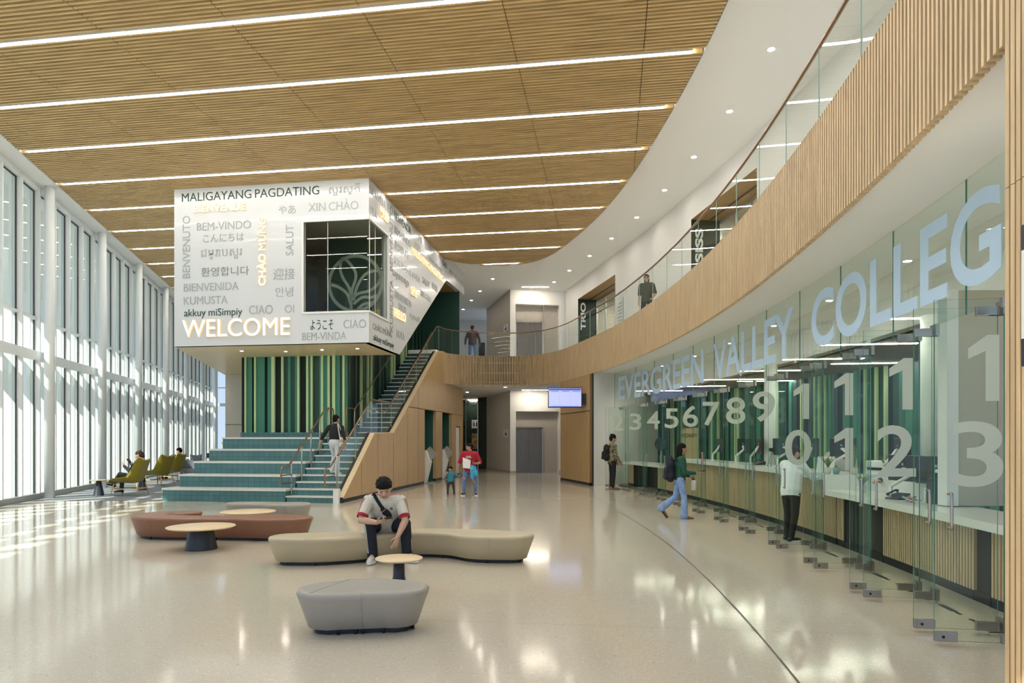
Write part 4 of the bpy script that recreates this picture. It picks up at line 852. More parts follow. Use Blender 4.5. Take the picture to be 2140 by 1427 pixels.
def sofa(label, cs, h, mt, seams, name='bench_sofa', poly=None):
    cx = sum(c[0] for c in cs)/len(cs); cy = sum(c[1] for c in cs)/len(cs)
    t = thing(name, label, 'bench', (cx, cy, 0), 0); o = poly or outline([(x-cx, y-cy, w) for x, y, w in cs])
    ar = sum(a.x*b.y-b.x*a.y for a, b in zip(o, o[1:]+o[:1]))
    if ar > 0: o = o[::-1]
    rows = [[p+V((0,0,z)) for p in inset(o, d)] for d, z in ((.115,.045),(.10,.05),(.05,h*.55),(.012,h-.055),(.004,h-.03),(.016,h-.010),(.04,h-.001),(.07,h))]
    mb = MB().rings(rows, True, (True, True)); ob = fixn(mb.build('upholstery', mt, t))
    bm = bmesh.new(); bm.from_mesh(ob.data); bmesh.ops.triangulate(bm, faces=[f for f in bm.faces if len(f.verts) > 4]); bm.to_mesh(ob.data); bm.free()
    MB().prism([(p.x, p.y) for p in inset(o, .15)], .005, .045).build('plinth', M['black'], t)
    pl_ = t.children[-1]; up_ = ob; n = len(o); gl = inset(o, .14)
    for k in range(0, n, max(1, n//9)): MB().lathe([(.014,0),(.014,.05)], (gl[k].x, gl[k].y, 0), 8).build('glide', M['black'], pl_)
    for k in seams:
        i = int(k*n) % n; mb = MB(); mb.tube([inset(o, d)[i]+V((0,0,z)) for d, z in ((.1145,.05),(.0495,h*.55),(.0115,h-.055),(.0035,h-.03),(.0155,h-.0098),(.0395,h-.0008))], .0032, 5)
        a = inset(o, .04)[i]; b = inset(o, .04)[(n-i+int(.0*n)) % n]; 
        if (a-b).length < .8 and k == seams[0]: mb.tube([a+V((0,0,h)), b+V((0,0,h))], .003, 5)
        mb.build('seam', mt, up_)
    return t
sofa('grey leather kidney shaped ottoman nearest the viewer', [(-1.52,5.72,.58),(-1.25,5.80,.66),(-.98,5.78,.56)], .36, M['grey_l'], [.12,.70], 'ottoman')
sofa('tan leather serpentine bench with the man seated on it', [(-2.86,8.80,.58),(-2.45,8.85,.66),(-1.95,9.02,.56),(-1.35,9.32,.44),(-.85,9.30,.50),(-.40,9.08,.72),(.0,8.98,.60)], .36, M['tan_l'], [.03,.18,.35,.55,.68,.80,.9])
sofa('brown leather serpentine bench curling back at its left end', [(-5.62,11.75,.50),(-5.95,11.60,.56),(-6.02,11.28,.56),(-5.72,11.05,.56),(-5.15,10.95,.50),(-4.5,11.0,.60),(-3.95,11.0,.76),(-3.55,10.98,.66)], .36, M['brown_l'], [.05,.2,.35,.5,.62,.75,.88])
sofa('small grey curved bench at the back near the seating steps', [(-5.42,13.45,.50),(-5.05,13.45,.50),(-4.6,13.33,.58),(-4.28,13.30,.70)], .36, M['grey_l'], [.1,.4,.7])
def table(label, x, y, r, h, prof, sy=1):
    t = thing('side_table', label, 'table', (x, y, 0)); k = h-.018
    MB().lathe([(r-.03, k-.004),(r-.008, k+.006),(r, k+.013),(r-.003, h),(0.001, h)], n=48, sy=sy).build('table_top', M['oak'], t)
    MB().lathe([(a, z*k) for a, z in prof], n=32).build('pedestal', M['navy'], t); return t
table('large round pale topped low table with dark cone base in front of the brown bench', -4.56, 9.97, .475, .335, [(.225,0),(.22,.04),(.165,.97),(.16,1)])
table('pale round table top showing between the brown bench and the small grey bench', -4.68, 12.05, .47, .335, [(.225,0),(.22,.04),(.165,.97),(.16,1)])
table('small round pale topped table on a slim dark stem beside the seated man', -1.19, 7.15, .25, .36, [(.10,0),(.095,.03),(.062,.5),(.058,1)])
table('small round table with dark stem by the first mustard armchair', -11.80, 19.4, .24, .46, [(.15,0),(.14,.04),(.07,.9),(.06,1)])
table('dark cone based side table half hidden between the mustard armchairs', -11.75, 21.6, .22, .46, [(.15,0),(.14,.04),(.08,.9),(.07,1)])
def armchair(label, loc, rz):
    t = thing('armchair', label, 'armchair', loc, rz, 'mustard wing armchairs by the window wall'); rows = []
    pr = spline([V((0,.42,.36)),V((0,.40,.42)),V((0,.2,.41)),V((0,-.05,.38)),V((0,-.22,.40)),V((0,-.30,.52)),V((0,-.37,.75)),V((0,-.44,.98)),V((0,-.46,1.02))], 4)
    n = len(pr); outer = []
    for i, p in enumerate(pr):
        f = i/(n-1); row = []; hw = .30+.05*sin(f*pi); arm = max(0, min(1, (f-.05)/.35)); wing = .20+.06*sin(max(0, (f-.5)*2)*pi)
        nrm = (pr[min(i+1, n-1)]-pr[max(i-1, 0)]).normalized(); up = V((0, nrm.z, -nrm.y)); up = -up if up.z < -.2 or (abs(up.z) < .3 and up.y < 0) else up
        for j in range(13):
            s = (j-6)/6; a = abs(s); c = max(0, (a-.55)/.45); row.append(p+V((s*hw*(1+.12*c), 0, 0))+(up*(.20*arm) if f < .55 else up*(.24-.16*(f-.55)/.45))*c**1.6)
        rows.append(row)
    mb = MB().rings(rows, closed=False); o = mb.build('shell', M['must'], t); s = o.modifiers.new('thick', 'SOLIDIFY'); s.thickness = .05; s.offset = 0; b = o.modifiers.new('sub', 'SUBSURF'); b.levels = 1; b.render_levels = 1
    MB().rings([[V((x, y, z)) for x, y in ((-.24,.38),(.24,.38),(.24,-.22),(-.24,-.22))] for z in (.38,.46)], True, (True, True), smooth=False).build('seat_cushion', M['must'], t, bev=.03)
    for x, y in ((-.26,.32),(.26,.32),(-.25,-.30),(.25,-.30)): MB().tube([(x, y, .36), (x*1.25, y*1.22, 0)], [.022,.013], 8).build('leg', M['legwood'], t)
    MB().bar((-.27,.33,.2), (.27,.33,.2), .02, .03).bar((-.28,-.33,.2), (.28,-.33,.2), .02, .03).bar((-.29,.33,.2), (-.28,-.33,.2), .02, .03).bar((.29,.33,.2), (.28,-.33,.2), .02, .03).build('stretcher', M['legwood'], t); return t
CH1, CH2, CH3 = (-10.95,19.5,.008), (-12.35,23.8,.008), (-13.15,26.3,.008)
ac = armchair('first mustard wing armchair by the window wall, person with phone seated in it', CH1, 1.62)
dup(ac, CH2, 1.3, 'empty middle mustard wing armchair by the window wall'); dup(ac, CH3, 1.58, 'farthest mustard wing armchair, dark haired person seated in it')
# work table behind
t = thing('work_table', 'far work table by the windows with dark chairs around it', 'table', (-15.6, 33, 0)); MB().box(-1.6,1.6,-.5,.5,.70,.74).build('table_top', M['white'], t, bev=.01)
for x in (-1.4, 1.4):
    for y in (-.4, .4): MB().tube([(x, y, 0), (x, y, .7)], .025, 8).build('leg', M['black'], t)
def shellchair(label, loc, rz, mt, grp=None):
    t = thing('shell_chair', label, 'chair', loc, rz, grp); rows = []
    for i in range(9):
        f = i/8; y = .22-.44*min(1, f/.5) if f < .5 else -.22-.10*(f-.5)*2; z = .45 if f < .45 else .45+(f-.45)/.55*.42
        rows.append([V((s*.23*(1+.1*f), y, z+.05*abs(s)**2)) for s in (-1,-.6,-.2,.2,.6,1)])
    o = MB().rings(rows, closed=False).build('shell', mt, t); s = o.modifiers.new('thick', 'SOLIDIFY'); s.thickness = .02
    for x in (-.17, .17):
        for y in (-.17, .17): MB().tube([(x, y, .45), (x*1.25, y*1.25, 0)], .012, 6).build('leg', M['black'], t)
    return t
sc_ = shellchair('pale shell chair at the far work table', (-14.9, 32.0, .008), .5, M['greyshell']); dup(sc_, (-16.2, 32.1, .008), .2, 'left dark chair at the far work table'); dup(sc_, (-14.3, 33.7, .008), 2.9, 'far side chair at the work table near the laptop')
lp = thing('laptop', 'small dark laptop open on the far work table', 'laptop', (-14.6, 32.8, .74), .2); MB().box(-.16,.16,-.11,.11,0,.015).build('base', M['black'], lp); MB().add([(-.16,.11,.015),(.16,.11,.015),(.16,.18,.22),(-.16,.18,.22),(-.16,.12,.012),(.16,.12,.012),(.16,.19,.217),(-.16,.19,.217)], [(0,1,2,3),(7,6,5,4),(3,2,6,7),(0,3,7,4),(1,5,6,2)]).build('lid', M['black'], lp)
gs = thing('pouf_chair', 'low grey rounded shell seat just behind the seating steps', 'seat', (-12.75, 27.0, .008)); o = MB().lathe([(.20,0),(.34,.05),(.40,.28),(.38,.42),(.30,.44),(.05,.40)], n=24).build('shell', M['greyshell'], gs); MB().rings([[V((.40*cos(a), .40*sin(a), z)) for a in [pi*.0+pi*k/12 for k in range(13)]] for z in (.28,.55,.78)], closed=False).build('backrest', M['greyshell'], gs)
# kiosks
def kiosk(label, loc, rz):
    t = thing('kiosk', label, 'kiosk', loc, rz, 'check in kiosks in the green niches')
    pf = [(0,-.02),(.0,.30),(.10,.30),(.08,.55),(0,1.0)]
    side = [(.02,0),(.16,0),(.34,.80),(.20,1.20),(.02,1.22),(.10,.80)]
    n = len(side); vs = [V((s, x, z)) for s in (-.17,.17) for x, z in side]
    fixn(MB().add(vs, [tuple(range(n)), tuple(range(2*n-1, n-1, -1))]+[(i, i+n, (i+1) % n+n, (i+1) % n) for i in range(n)]).build('body', M['white'], t, bev=.01))
    MB().bar((0,.17,1.24), (0,.44,.94), .36, .03, (1,0,0)).build('screen', M['alu'], t); MB().box(-.22,.22,-.02,.45,0,.015).build('base_plate', M['alu'], t)
    for z, y in ((.12,.09),(.62,.20),(1.05,.16)): MB().lathe([(.022,-.005),(.022,.005)], n=10).build('button', M['black'], t, loc=(-.172, y, z), rot=(0,pi/2,0))
    return t
kk = kiosk('nearer white check in kiosk in the left green niche', B(-6.95,24.35,0), -AL-pi/2)
dup(kk, B(-6.95,26.95,0), -AL-pi/2, 'farther white check in kiosk in the right green niche')
bq = thing('banquette', 'curved yellow bench back seen through the lettered box window', 'bench', B(-7.4, 18.4, 4.90), -AL)
o = MB().rings([[V((.95*cos(a), .42*sin(a)-.1, z)) for a in [pi*k/20 for k in range(21)]] for z in (.0,.30,.36)], closed=False).build('backrest', mat('yellow_fabric', (.50,.34,.04), .8), bq); s = o.modifiers.new('thick', 'SOLIDIFY'); s.thickness = .08
MB().box(-.8,.8,-.1,.2,0,.2).build('seat', M['must'], bq, bev=.03)
# ================================================================ COUNTER THINGS
def on(r, y, z): return ap(RC+r, y, z)
def monitor(label, y, r, z, yaw, tilt=0, back=True):
    d = adir(y); p = on(r, y, z); t = thing('monitor', label, 'monitor', p, yaw, 'monitors on arms behind the counter')
    cs_ = MB().box(-.28,.28,-.02,.02,.22,.56).build('casing', M['black'], t, bev=.008); MB().box(-.27,.27,.0205,.023,.23,.55).build('display', M['navy'], cs_)
    MB().lathe([(.018,0),(.018,.012)], n=16).build('round_badge', M['alu'], cs_, loc=(0,-.021,.44), rot=(pi/2,0,0))
    MB().lathe([(.05,0),(.05,.02),(.02,.03),(.02,.18)], (.0,-.20,0), 14).tube([(0,-.20,.16),(.24,-.14,.30),(.06,-.05,.38),(0,-.02,.38)], .024, 8).build('arm', M['white'], t); return t
mon = [('monitor at the near counter in front of the beige partition', 8.35,.40,.84,-1.2),('monitor with pale page behind the plants at the counter', 9.75,.62,1.07,-1.9),('monitor behind door twelve with a pale arm', 8.95,.30,.84,-1.4),('monitor beside the white jacketed person', 11.2,.45,1.07,-1.3),('monitor left of the white jacketed person', 12.2,.40,1.07,-1.8),('monitor tilted on its arm above the tripod', 13.7,.45,1.07,-1.1),('monitor below the number seven door', 14.9,.42,1.07,-1.7),('monitor behind the walking woman', 15.9,.45,1.07,-1.4),('monitor below the number five door', 17.3,.42,1.07,-1.6)]
for l, y, r, z, a in mon: monitor(l, y, r, z, a)
def phone(label, y, r, z, a):
    t = thing('desk_phone', label, 'telephone', on(r, y, z), a); MB().add([(-.1,-.1,0),(.1,-.1,0),(.1,.1,0),(-.1,.1,0),(-.1,-.1,.02),(.1,-.1,.02),(.1,.1,.08),(-.1,.1,.08)], [(3,2,1,0),(4,5,6,7),(0,1,5,4),(1,2,6,5),(2,3,7,6),(3,0,4,7)]).build('base', M['black'], t); MB().tube([(-.07,-.09,.06),(-.08,-.05,.075),(-.08,.06,.11),(-.07,.09,.10)], [.022,.014,.014,.022], 8).build('handset', M['black'], t)
phone('black desk telephone on the lower counter behind door twelve', 8.75, .12, .84, -1.2)
phone('black desk telephone on the counter near the walking woman', 14.4, .2, 1.07, -1.4)
def plant(label, y, r, z, h, w, col, n=14, seed=1):
    t = thing('potted_plant', label, 'plant', on(r, y, z), 0, 'potted plants on the counter'); rr = random.Random(seed)
    MB().lathe([(.035,0),(.05,.02),(.058,.10),(.052,.10),(.05,.085),(.001,.085)], n=18).build('pot', col, t); mb = MB()
    for i in range(n):
        a = rr.random()*2*pi; lean = rr.uniform(.1, 1)*w; hh = h*rr.uniform(.7, 1); d = V((cos(a), sin(a), 0)); s = V((-d.y, d.x, 0))
        pts = [V((0,0,.08))+d*lean*f**1.5+V((0,0,hh*f*(1-.25*f*w/h))) for f in (0,.35,.7,1)]; ww = [.008,.014,.011,.001]
        for (p, a0), (q, b0) in zip(zip(pts, ww), list(zip(pts, ww))[1:]): mb.add([p-s*a0, p+s*a0, q+s*b0, q-s*b0], [(0,1,2,3)])
    mb.build('leaves', M['plantleaf'], t); return t
M['plantleaf'] = mat('plant_leaves', (.17,.24,.05), .5, 0, .4, 20); M['potw'] = mat('pale_pot', (.62,.60,.55), .5, 0, .15, 30); M['potg'] = mat('green_pot', (.14,.30,.24), .4)
plant('spiky plant in a pale pot left of the number eleven door', 10.62, -.03, 1.07, .26, .16, M['potw'], 22, 2)
plant('upright snake plant in a white pot right of the number eleven door', 10.46, .30, 1.07, .42, .08, M['potw'], 9, 3)
plant('small plant in a green pot between the two taller plants', 10.50, .05, 1.07, .08, .05, M['potg'], 8, 4)
plant('leafy plant in a woven basket on the lower counter', 9.85, .15, .84, .22, .14, M['potw'], 26, 5)
plant('tall plant by the partition top behind door twelve', 9.75, .45, 1.07, .30, .16, M['potw'], 16, 6)
def bottle(label, y, r, z, c, h=.2):
    t = thing('sanitizer_bottle', label, 'bottle', on(r, y, z)); MB().lathe([(.032,0),(.034,.01),(.034,h*.62),(.014,h*.75),(.012,h*.85)], n=14).build('body', c, t); MB().lathe([(.014,h*.85),(.014,h*.92),(.006,h*.93),(.006,h)], n=10).bar((0,0,h), (-.04,0,h-.005), .012, .01).build('pump', M['white'], t)
bottle('clear pump bottle on the counter left of the white jacketed person', 12.05, .0, 1.07, mat('clear_gel', (.7,.72,.74), .1)); bottle('small red and white bottle on the far part of the counter', 17.6, .05, 1.07, mat('red_label', (.6,.15,.12), .4))
tp = thing('tripod', 'small tripod holding a camera on the counter', 'tripod', on(.1, 13.45, 1.07))
for a in (0, 2.1, 4.2): MB().tube([(.10*cos(a), .10*sin(a), 0), (0,0,.30)], .01, 6).build('leg', M['alu'], tp)
MB().box(-.05,.05,-.03,.03,.30,.37).build('camera_body', M['black'], tp, bev=.01)
pc = thing('computer_tower', 'dark computer case standing on the lower counter near the partition', 'computer', on(.35, 8.05, .84), -1.3); MB().box(-.20,.20,-.09,.09,0,.30).build('case', M['black'], pc, bev=.008); MB().box(-.205,-.2,-.07,.07,.03,.27).build('grille', M['navy'], pc)
for i, (y, r, z, c, lab) in enumerate([(8.1,-.02,.84,(.15,.25,.45),'tangle of coloured cables on the counter by the partition'),(19.6,.1,.84,(.1,.1,.12),'card reader cables on the far low counter')]):
    t = thing('cable_bundle', lab, 'cables', on(r, y, z)); rr = random.Random(i)
    for cc_ in ((.1,.3,.6),(.7,.2,.05),(.5,.5,.5),(.05,.05,.06)):
        MB().tube(spline([V((rr.uniform(-.1,.1), rr.uniform(-.1,.1), .01+.08*rr.random())) for _ in range(6)], 6), .006, 6).build('cable', mat('cable_'+str(len(bpy.data.materials)), cc_, .5), t)
for lab, y, r, z, a in [('white standing notice beside the white jacketed person', 10.95, .05, 1.07, -.9), ('small white printer on the counter behind the plants', 10.2, .62, 1.07, -1.3)]:
    if 'notice' in lab:
        t = thing('desk_notice', lab, 'notice', on(r, y, z), a); MB().add([(-.14,0,0),(.14,0,0),(.14,.06,.26),(-.14,.06,.26),(-.14,.012,0),(.14,.012,0),(.14,.072,.26),(-.14,.072,.26)], [(0,1,2,3),(7,6,5,4),(3,2,6,7),(0,3,7,4),(1,5,6,2)]).build('sheet', M['paper'], t); MB().box(-.14,.14,-.01,.10,0,.008).build('stand', M['glass'], t)
    else:
        t = thing('printer', lab, 'printer', on(r, y, z), a); MB().box(-.2,.2,-.16,.16,0,.22).build('body', M['white'], t, bev=.02); MB().box(-.15,.15,-.17,-.1,.08,.12).build('tray', M['black'], t)
bp = thing('money_board', 'tan notice board reading MONEY standing behind the far counter', 'notice board', (5.62, 21.5, 0), -.35)
MB().box(-.27,.27,-.02,.02,.92,1.98).build('board', mat('tan_board', (.42,.33,.18), .7), bp); text('MONEY', (-.24,-.025,1.68), V((1,0,0)), V((0,0,1)), .48, .12, .004, 0).build('lettering', M['black'], bp)
MB().tube([(-.2,0,0),(-.2,0,.95)], .02, 6).tube([(.2,0,0),(.2,0,.95)], .02, 6).build('leg', M['black'], bp)
wc = thing('round_wall_hanging', 'round dark woven disc on a thin post near the far low counter', 'decoration', (4.95, 22.6, 0), -.3); MB().lathe([(.19,-.02),(.21,0),(.19,.02)], n=24).build('disc', M['navy'], wc, loc=(0,0,1.46), rot=(pi/2,0,0)); MB().tube([(0,.03,0),(0,.03,1.46)], .02, 6).build('post', M['alu'], wc)
es = thing('exit_sign', 'small glowing green EXIT sign hung from the office ceiling', 'exit sign', (7.9, 12.2, 3.0), -.3); MB().box(-.17,.17,-.02,.02,0,.2).build('case', M['white'], es); text('EXIT', (-.13,-.024,.05), V((1,0,0)), V((0,0,1)), .26, .11, .003, .02).build('lettering', emit('exit_green', (.05,.8,.25), .6), es); MB().bar((0,0,.2), (0,0,.3), .03, .03, (1,0,0)).build('hanger', M['white'], es)
# ================================================================ PEOPLE
def capsule(mb, p, q, r0, r1, ax=None, k=1, n=12):
    p, q = V(p), V(q); d = q-p; L = d.length; d = d.normalized() if L > 1e-6 else V((0,0,1)); a = d.orthogonal().normalized(); b = d.cross(a); rows = []
    st = [(p, -r0*sin(t), r0*cos(t)) for t in (1.45, 1.0, .5)]+[(p, 0, r0), (q, 0, r1)]+[(q, r1*sin(t), r1*cos(t)) for t in (.5, 1.0, 1.45)]
    for c, h, r in st:
        row = []
        for j in range(n):
            o = (a*cos(2*pi*j/n)+b*sin(2*pi*j/n))*r
            if ax is not None: o += ax*(o.dot(ax)*(k-1))
            row.append(c+d*h+o)
        rows.append(row)
    mb.rings(rows, True, (True, True))
def fuse(name, parts, voxel, m, parent, it=4):                   # one continuous surface out of tapered segments
    mb = MB()
    for p in parts: capsule(mb, *p)
    o = mb.build('tmp', m); r = o.modifiers.new('r', 'REMESH'); r.mode = 'VOXEL'; r.voxel_size = voxel; r.use_smooth_shade = True
    s = o.modifiers.new('s', 'SMOOTH'); s.factor = .5; s.iterations = it
    bpy.context.view_layer.update(); me = bpy.data.meshes.new_from_object(o.evaluated_get(bpy.context.evaluated_depsgraph_get()))
    old = o.data; bpy.data.objects.remove(o); bpy.data.meshes.remove(old); me.name = name
    if not me.materials: me.materials.append(m)
    for p in me.polygons: p.use_smooth = True
    return link(name, me, parent)
def cut(o, p, n):                                               # straight hem: drop everything beyond the plane
    bm = bmesh.new(); bm.from_mesh(o.data); r = bmesh.ops.bisect_plane(bm, geom=bm.verts[:]+bm.edges[:]+bm.faces[:], plane_co=p, plane_no=n, clear_outer=True)
    ed = [g for g in r['geom_cut'] if isinstance(g, bmesh.types.BMEdge)]; bmesh.ops.holes_fill(bm, edges=ed); bm.to_mesh(o.data); bm.free()
def N(*a): return V(a).normalized()
def human(label, loc, rz, H, po, lk):
    t = thing('person', label, 'person', loc, rz); rnd = random.Random(label); f = lk.get('fat', 1); X = N(*po.get('sh', (1, 0, 0))); J = {}
    sp_d = N(*po.get('spine', (0,0,1))); nk = N(*po.get('neck', (0,0,1))); fc = N(*po.get('face', (0,-1,0)))
    hip = V(po.get('hip', (0, 0, .53*H))); HX = N(*po.get('hx', (1,0,0)))
    chest = hip+sp_d*.275*H; neck = chest+sp_d*.025*H; hc = neck+nk*(.095*H+.05*H*(lk.get('head', 1.06)-1))+fc*.012*H; hu = (nk-fc*nk.dot(fc)).normalized() if abs(nk.dot(fc)) < .95 else N(0,0,1); hs = fc.cross(hu)
    ft = lk.get('chest', 1)*f
    def torso(d): return [(hip-sp_d*.01*H, hip+sp_d*.07*H, .070*H*f+d, .066*H*f+d, HX, 1.30), (hip+sp_d*.07*H, hip+sp_d*.19*H, .066*H*f+d, .070*H*ft+d, X, 1.32), (hip+sp_d*.17*H, chest-sp_d*.03*H, .070*H*ft+d, .062*H*ft+d, X, 1.42), (chest-X*.095*H-sp_d*.012*H, chest+X*.095*H-sp_d*.012*H, .040*H*ft+d, .040*H*ft+d), (chest, neck+sp_d*.004*H, .048*H+d, .036*H+d*.3)]
    arms = {}; legs = {}
    for s, sg in (('R', -1), ('L', 1)):
        u, fo, hd, pn = [N(*q) for q in po['arm'+s]]
        sh = chest+X*sg*.118*H*(.75+.25*f)*lk.get('shw', 1)-sp_d*.012*H; el = sh+u*.175*H; wr = el+fo*.145*H; pn = (pn-hd*pn.dot(hd)).normalized(); arms[s] = (sh, el, wr, hd, pn)
        th, sk, fd = [N(*q) for q in po['leg'+s]]
        hj = hip+HX*sg*.052*H*f; kn = hj+th*.245*H; an = kn+sk*.232*H; legs[s] = (hj, kn, an, fd)
    body = torso(0)
    for s in 'RL':
        sh, el, wr, hd, pn = arms[s]; hj, kn, an, fd = legs[s]; a = f**.7
        body += [(sh, el, .030*H*a, .023*H*a), (el, el.lerp(wr, .3), .023*H*a, .0235*H*a), (el.lerp(wr, .3), wr, .0235*H*a, .0150*H*a)]
        ta = hd.cross(pn)*(1 if s == 'R' else -1); ta.normalize(); h = H*lk.get('hand', 1); c = po.get('curl'+s, .35)
        for q in (-.013, .0, .013): body.append((wr+ta*q*h*.6, wr+hd*.048*h+ta*q*h, .0105*h, .0100*h))
        for q, ln in ((.0222, .043), (.0074, .049), (-.0074, .046), (-.0222, .036)):
            p = wr+hd*.052*h+ta*q*h; d = (hd+ta*q*3).normalized(); ang = 0
            for seg in (.42, .33, .27):
                ang += c*(1+.15*(q < 0)); dd = d*cos(ang)+pn*sin(ang); e = p+dd*ln*seg*h; body.append((p, e, .0052*h, .0046*h)); p = e
        tp = wr+hd*.014*h+ta*.016*h; td = (hd*.62+ta*.70+pn*.35).normalized(); te = tp+td*.027*h; body += [(tp, te, .0085*h, .0062*h), (te, te+(td+hd*.7+pn*.4*c).normalized()*.024*h, .0060*h, .0050*h)]
        body += [(hj, kn, .050*H*f, .034*H*f**.6), (kn, kn.lerp(an, .35), .032*H*f**.6, .033*H*f**.6), (kn.lerp(an, .35), an, .033*H*f**.6, .020*H), (an, an+fd*.06*H-V((0,0,.022*H)), .020*H, .016*H)]
    K = H*lk.get('head', 1.06)
    body += [(neck-nk*.02*K, hc-hu*.02*K-fc*.012*K, .030*K*f**.5, .029*K*f**.5), (hc+hu*.016*K-fc*.008*K, hc+hu*.012*K+fc*.006*K, .0500*K, .0480*K, hs, .93), (hc-hu*.030*K+fc*.012*K, hc-hu*.010*K+fc*.010*K, .0345*K*f**.4, .042*K*f**.25, hs, .98), (hc-hu*.046*K+fc*.028*K, hc-hu*.044*K+fc*.024*K, .0165*K, .018*K),
             (hc+hu*.004*K+fc*.051*K, hc-hu*.012*K+fc*.060*K, .0055*K, .0085*K), (hc+hu*.012*K+fc*.045*K-hs*.022*K, hc+hu*.012*K+fc*.045*K+hs*.022*K, .0085*K, .0085*K), (hc-hu*.029*K+fc*.047*K-hs*.010*K, hc-hu*.029*K+fc*.047*K+hs*.010*K, .0062*K, .0062*K)]
    for sg in (-1, 1): body += [(hc+hs*sg*.046*K-fc*.002*K+hu*.004*K, hc+hs*sg*.048*K-fc*.004*K-hu*.014*K, .0085*K, .0065*K), (hc-hu*.012*K+fc*.030*K+hs*sg*.022*K, hc-hu*.016*K+fc*.030*K+hs*sg*.020*K, .018*K, .016*K)]
    vx = lk.get('vox', .0085); bo = fuse('body', body, vx, lk['skin'], t, 3); J.update(arms=arms, legs=legs, chest=chest, neck=neck, hc=hc, fc=fc, hu=hu, hs=hs, hip=hip, sp=sp_d, X=X, H=H, t=t)
    ey = MB()
    for sg in (-1, 1): capsule(ey, hc+hu*.003*K+fc*.0475*K+hs*sg*.0165*K, hc+hu*.003*K+fc*.0475*K+hs*sg*.0225*K, .0048*K, .0045*K, hu, .62, 8)
    ey.build('eyes', M['eye'], t)
    br = MB()
    for sg in (-1, 1): capsule(br, hc+hu*.0150*K+fc*.0520*K+hs*sg*.009*K, hc+hu*.0178*K+fc*.0465*K+hs*sg*.027*K, .0030*K, .0022*K, None, 1, 6)
    br.build('eyebrows', lk['hair'], t)
    if not lk.get('nolips'): lp_ = MB(); capsule(lp_, hc-hu*.0285*K+fc*.0515*K-hs*.0105*K, hc-hu*.0285*K+fc*.0515*K+hs*.0105*K, .0036*K, .0036*K, None, 1, 8); lp_.build('lips', M['lips'], t)
    hr_ = [(hc+hu*.026*K-fc*.016*K, hc+hu*.028*K+fc*.004*K, .0505*K, .0480*K, hs, .97), (hc+hu*.004*K-fc*.030*K, hc-hu*.018*K-fc*.026*K, .042*K, .034*K, hs, 1.1)]
    for sg in (-1, 1): hr_.append((hc+hu*.040*K+fc*.034*K+hs*sg*.004*K, hc+hu*.018*K+fc*.010*K+hs*sg*.044*K, .016*K, .010*K))
    for q in lk.get('hairx', []): hr_.append((hc+hs*q[0]*K+fc*q[1]*K+hu*q[2]*K, hc+hs*q[3]*K+fc*q[4]*K+hu*q[5]*K, q[6]*K, q[7]*K))
    for i in range(lk.get('tuft', 40)):
        a = rnd.uniform(0, 2*pi); z = rnd.uniform(.05, 1); q = hs*cos(a)*sqrt(1-z*z)+fc*sin(a)*sqrt(1-z*z)+hu*z; c0 = hc+hu*.026*K-fc*.012*K+q*.0435*K
        if q.dot(fc) > .55 and z < .45: continue
        hr_.append((c0, c0+(q*.5+fc*.5-hu*.25+V((rnd.gauss(0,.25), rnd.gauss(0,.25), rnd.gauss(0,.25))))*.015*K, .008*K, .004*K))
    fuse('hair', hr_, .010, lk['hair'], t, 2)
    d = .010*H/1.7; slv = lk.get('sleeve', 1.0); tp_ = torso(d+lk.get('loose', .004)); hem = lk.get('hem', .0)
    if hem: tp_.append((hip, hip-sp_d*(hem+.05)*H, .072*H*f+d, .076*H*f+d, HX, 1.3))
    if lk.get('crop'): tp_ = tp_[1:]
    for s in 'RL':
        sh, el, wr, hd, pn = arms[s]; a = f**.7
        if slv <= .5: tp_.append((sh, sh.lerp(el, slv*2), .036*H*a+d, .031*H*a+d*1.2))
        else: tp_ += [(sh, el, .033*H*a+d, .027*H*a+d), (el, el.lerp(wr, (slv-.5)*2*.93), .027*H*a+d, .0185*H*a+d)]
    J['top'] = fuse(lk.get('topname', 'shirt'), tp_, lk.get('cvox', .0105), lk['top'], t, 4); cut(J['top'], hip-sp_d*(hem*H+.012*H) if not lk.get('crop') else hip+sp_d*.05*H, -sp_d)
    fl = lk.get('flare', 0); pt = [(hip-sp_d*.005*H, hip+sp_d*.05*H, .073*H*f+d*.6, .068*H*f+d*.4, HX, 1.3)]
    for s in 'RL':
        hj, kn, an, fd = legs[s]; pt += [(hj, kn, .053*H*f+d*.5, .037*H*f**.6+d*.6), (kn, an+(an-kn)*.055, .036*H*f**.6+d*.6, .026*H+d*.7+fl*H)]
    J['pants'] = fuse('trousers', pt, .0105, lk['pants'], t, 4)
    for s in 'RL':
        hj, kn, an, fd = legs[s]; dn = po.get('down'+s, V((0,0,-1))); dn = V(dn); w = fd.cross(dn).normalized(); b_ = an+dn*.028*H
        shoe_ = fuse('shoe', [(b_-fd*.022*H, b_+fd*.06*H, .026*H, .024*H, w, .95), (b_+fd*.06*H+dn*.004*H, b_+fd*.108*H+dn*.008*H, .024*H, .018*H, w, 1.15), (b_-fd*.018*H, an+V((0,0,0)), .024*H, .022*H)], .009, lk['shoe'], t, 3)
        sb = MB(); z = .034*H; ring = [fd*(.11*cos(a)*(1) +.04)*H+w*(.036*sin(a))*H for a in [2*pi*i/20 for i in range(20)]]; ring = [fd*((.085 if cos(a) > 0 else .062)*cos(a)+.04)*H+w*.034*sin(a)*H for a in [2*pi*i/20 for i in range(20)]]
        sb.rings([[b_+dn*(z-.022*H)+p for p in ring], [b_+dn*z+p*1.0 for p in ring]], True, (True, True)); fixn(sb.build('shoe_sole', lk.get('sole', M['white']), shoe_))
    return J
def skin(n, c): return mat('skin_'+n, c, .5, 0, .06, 12)
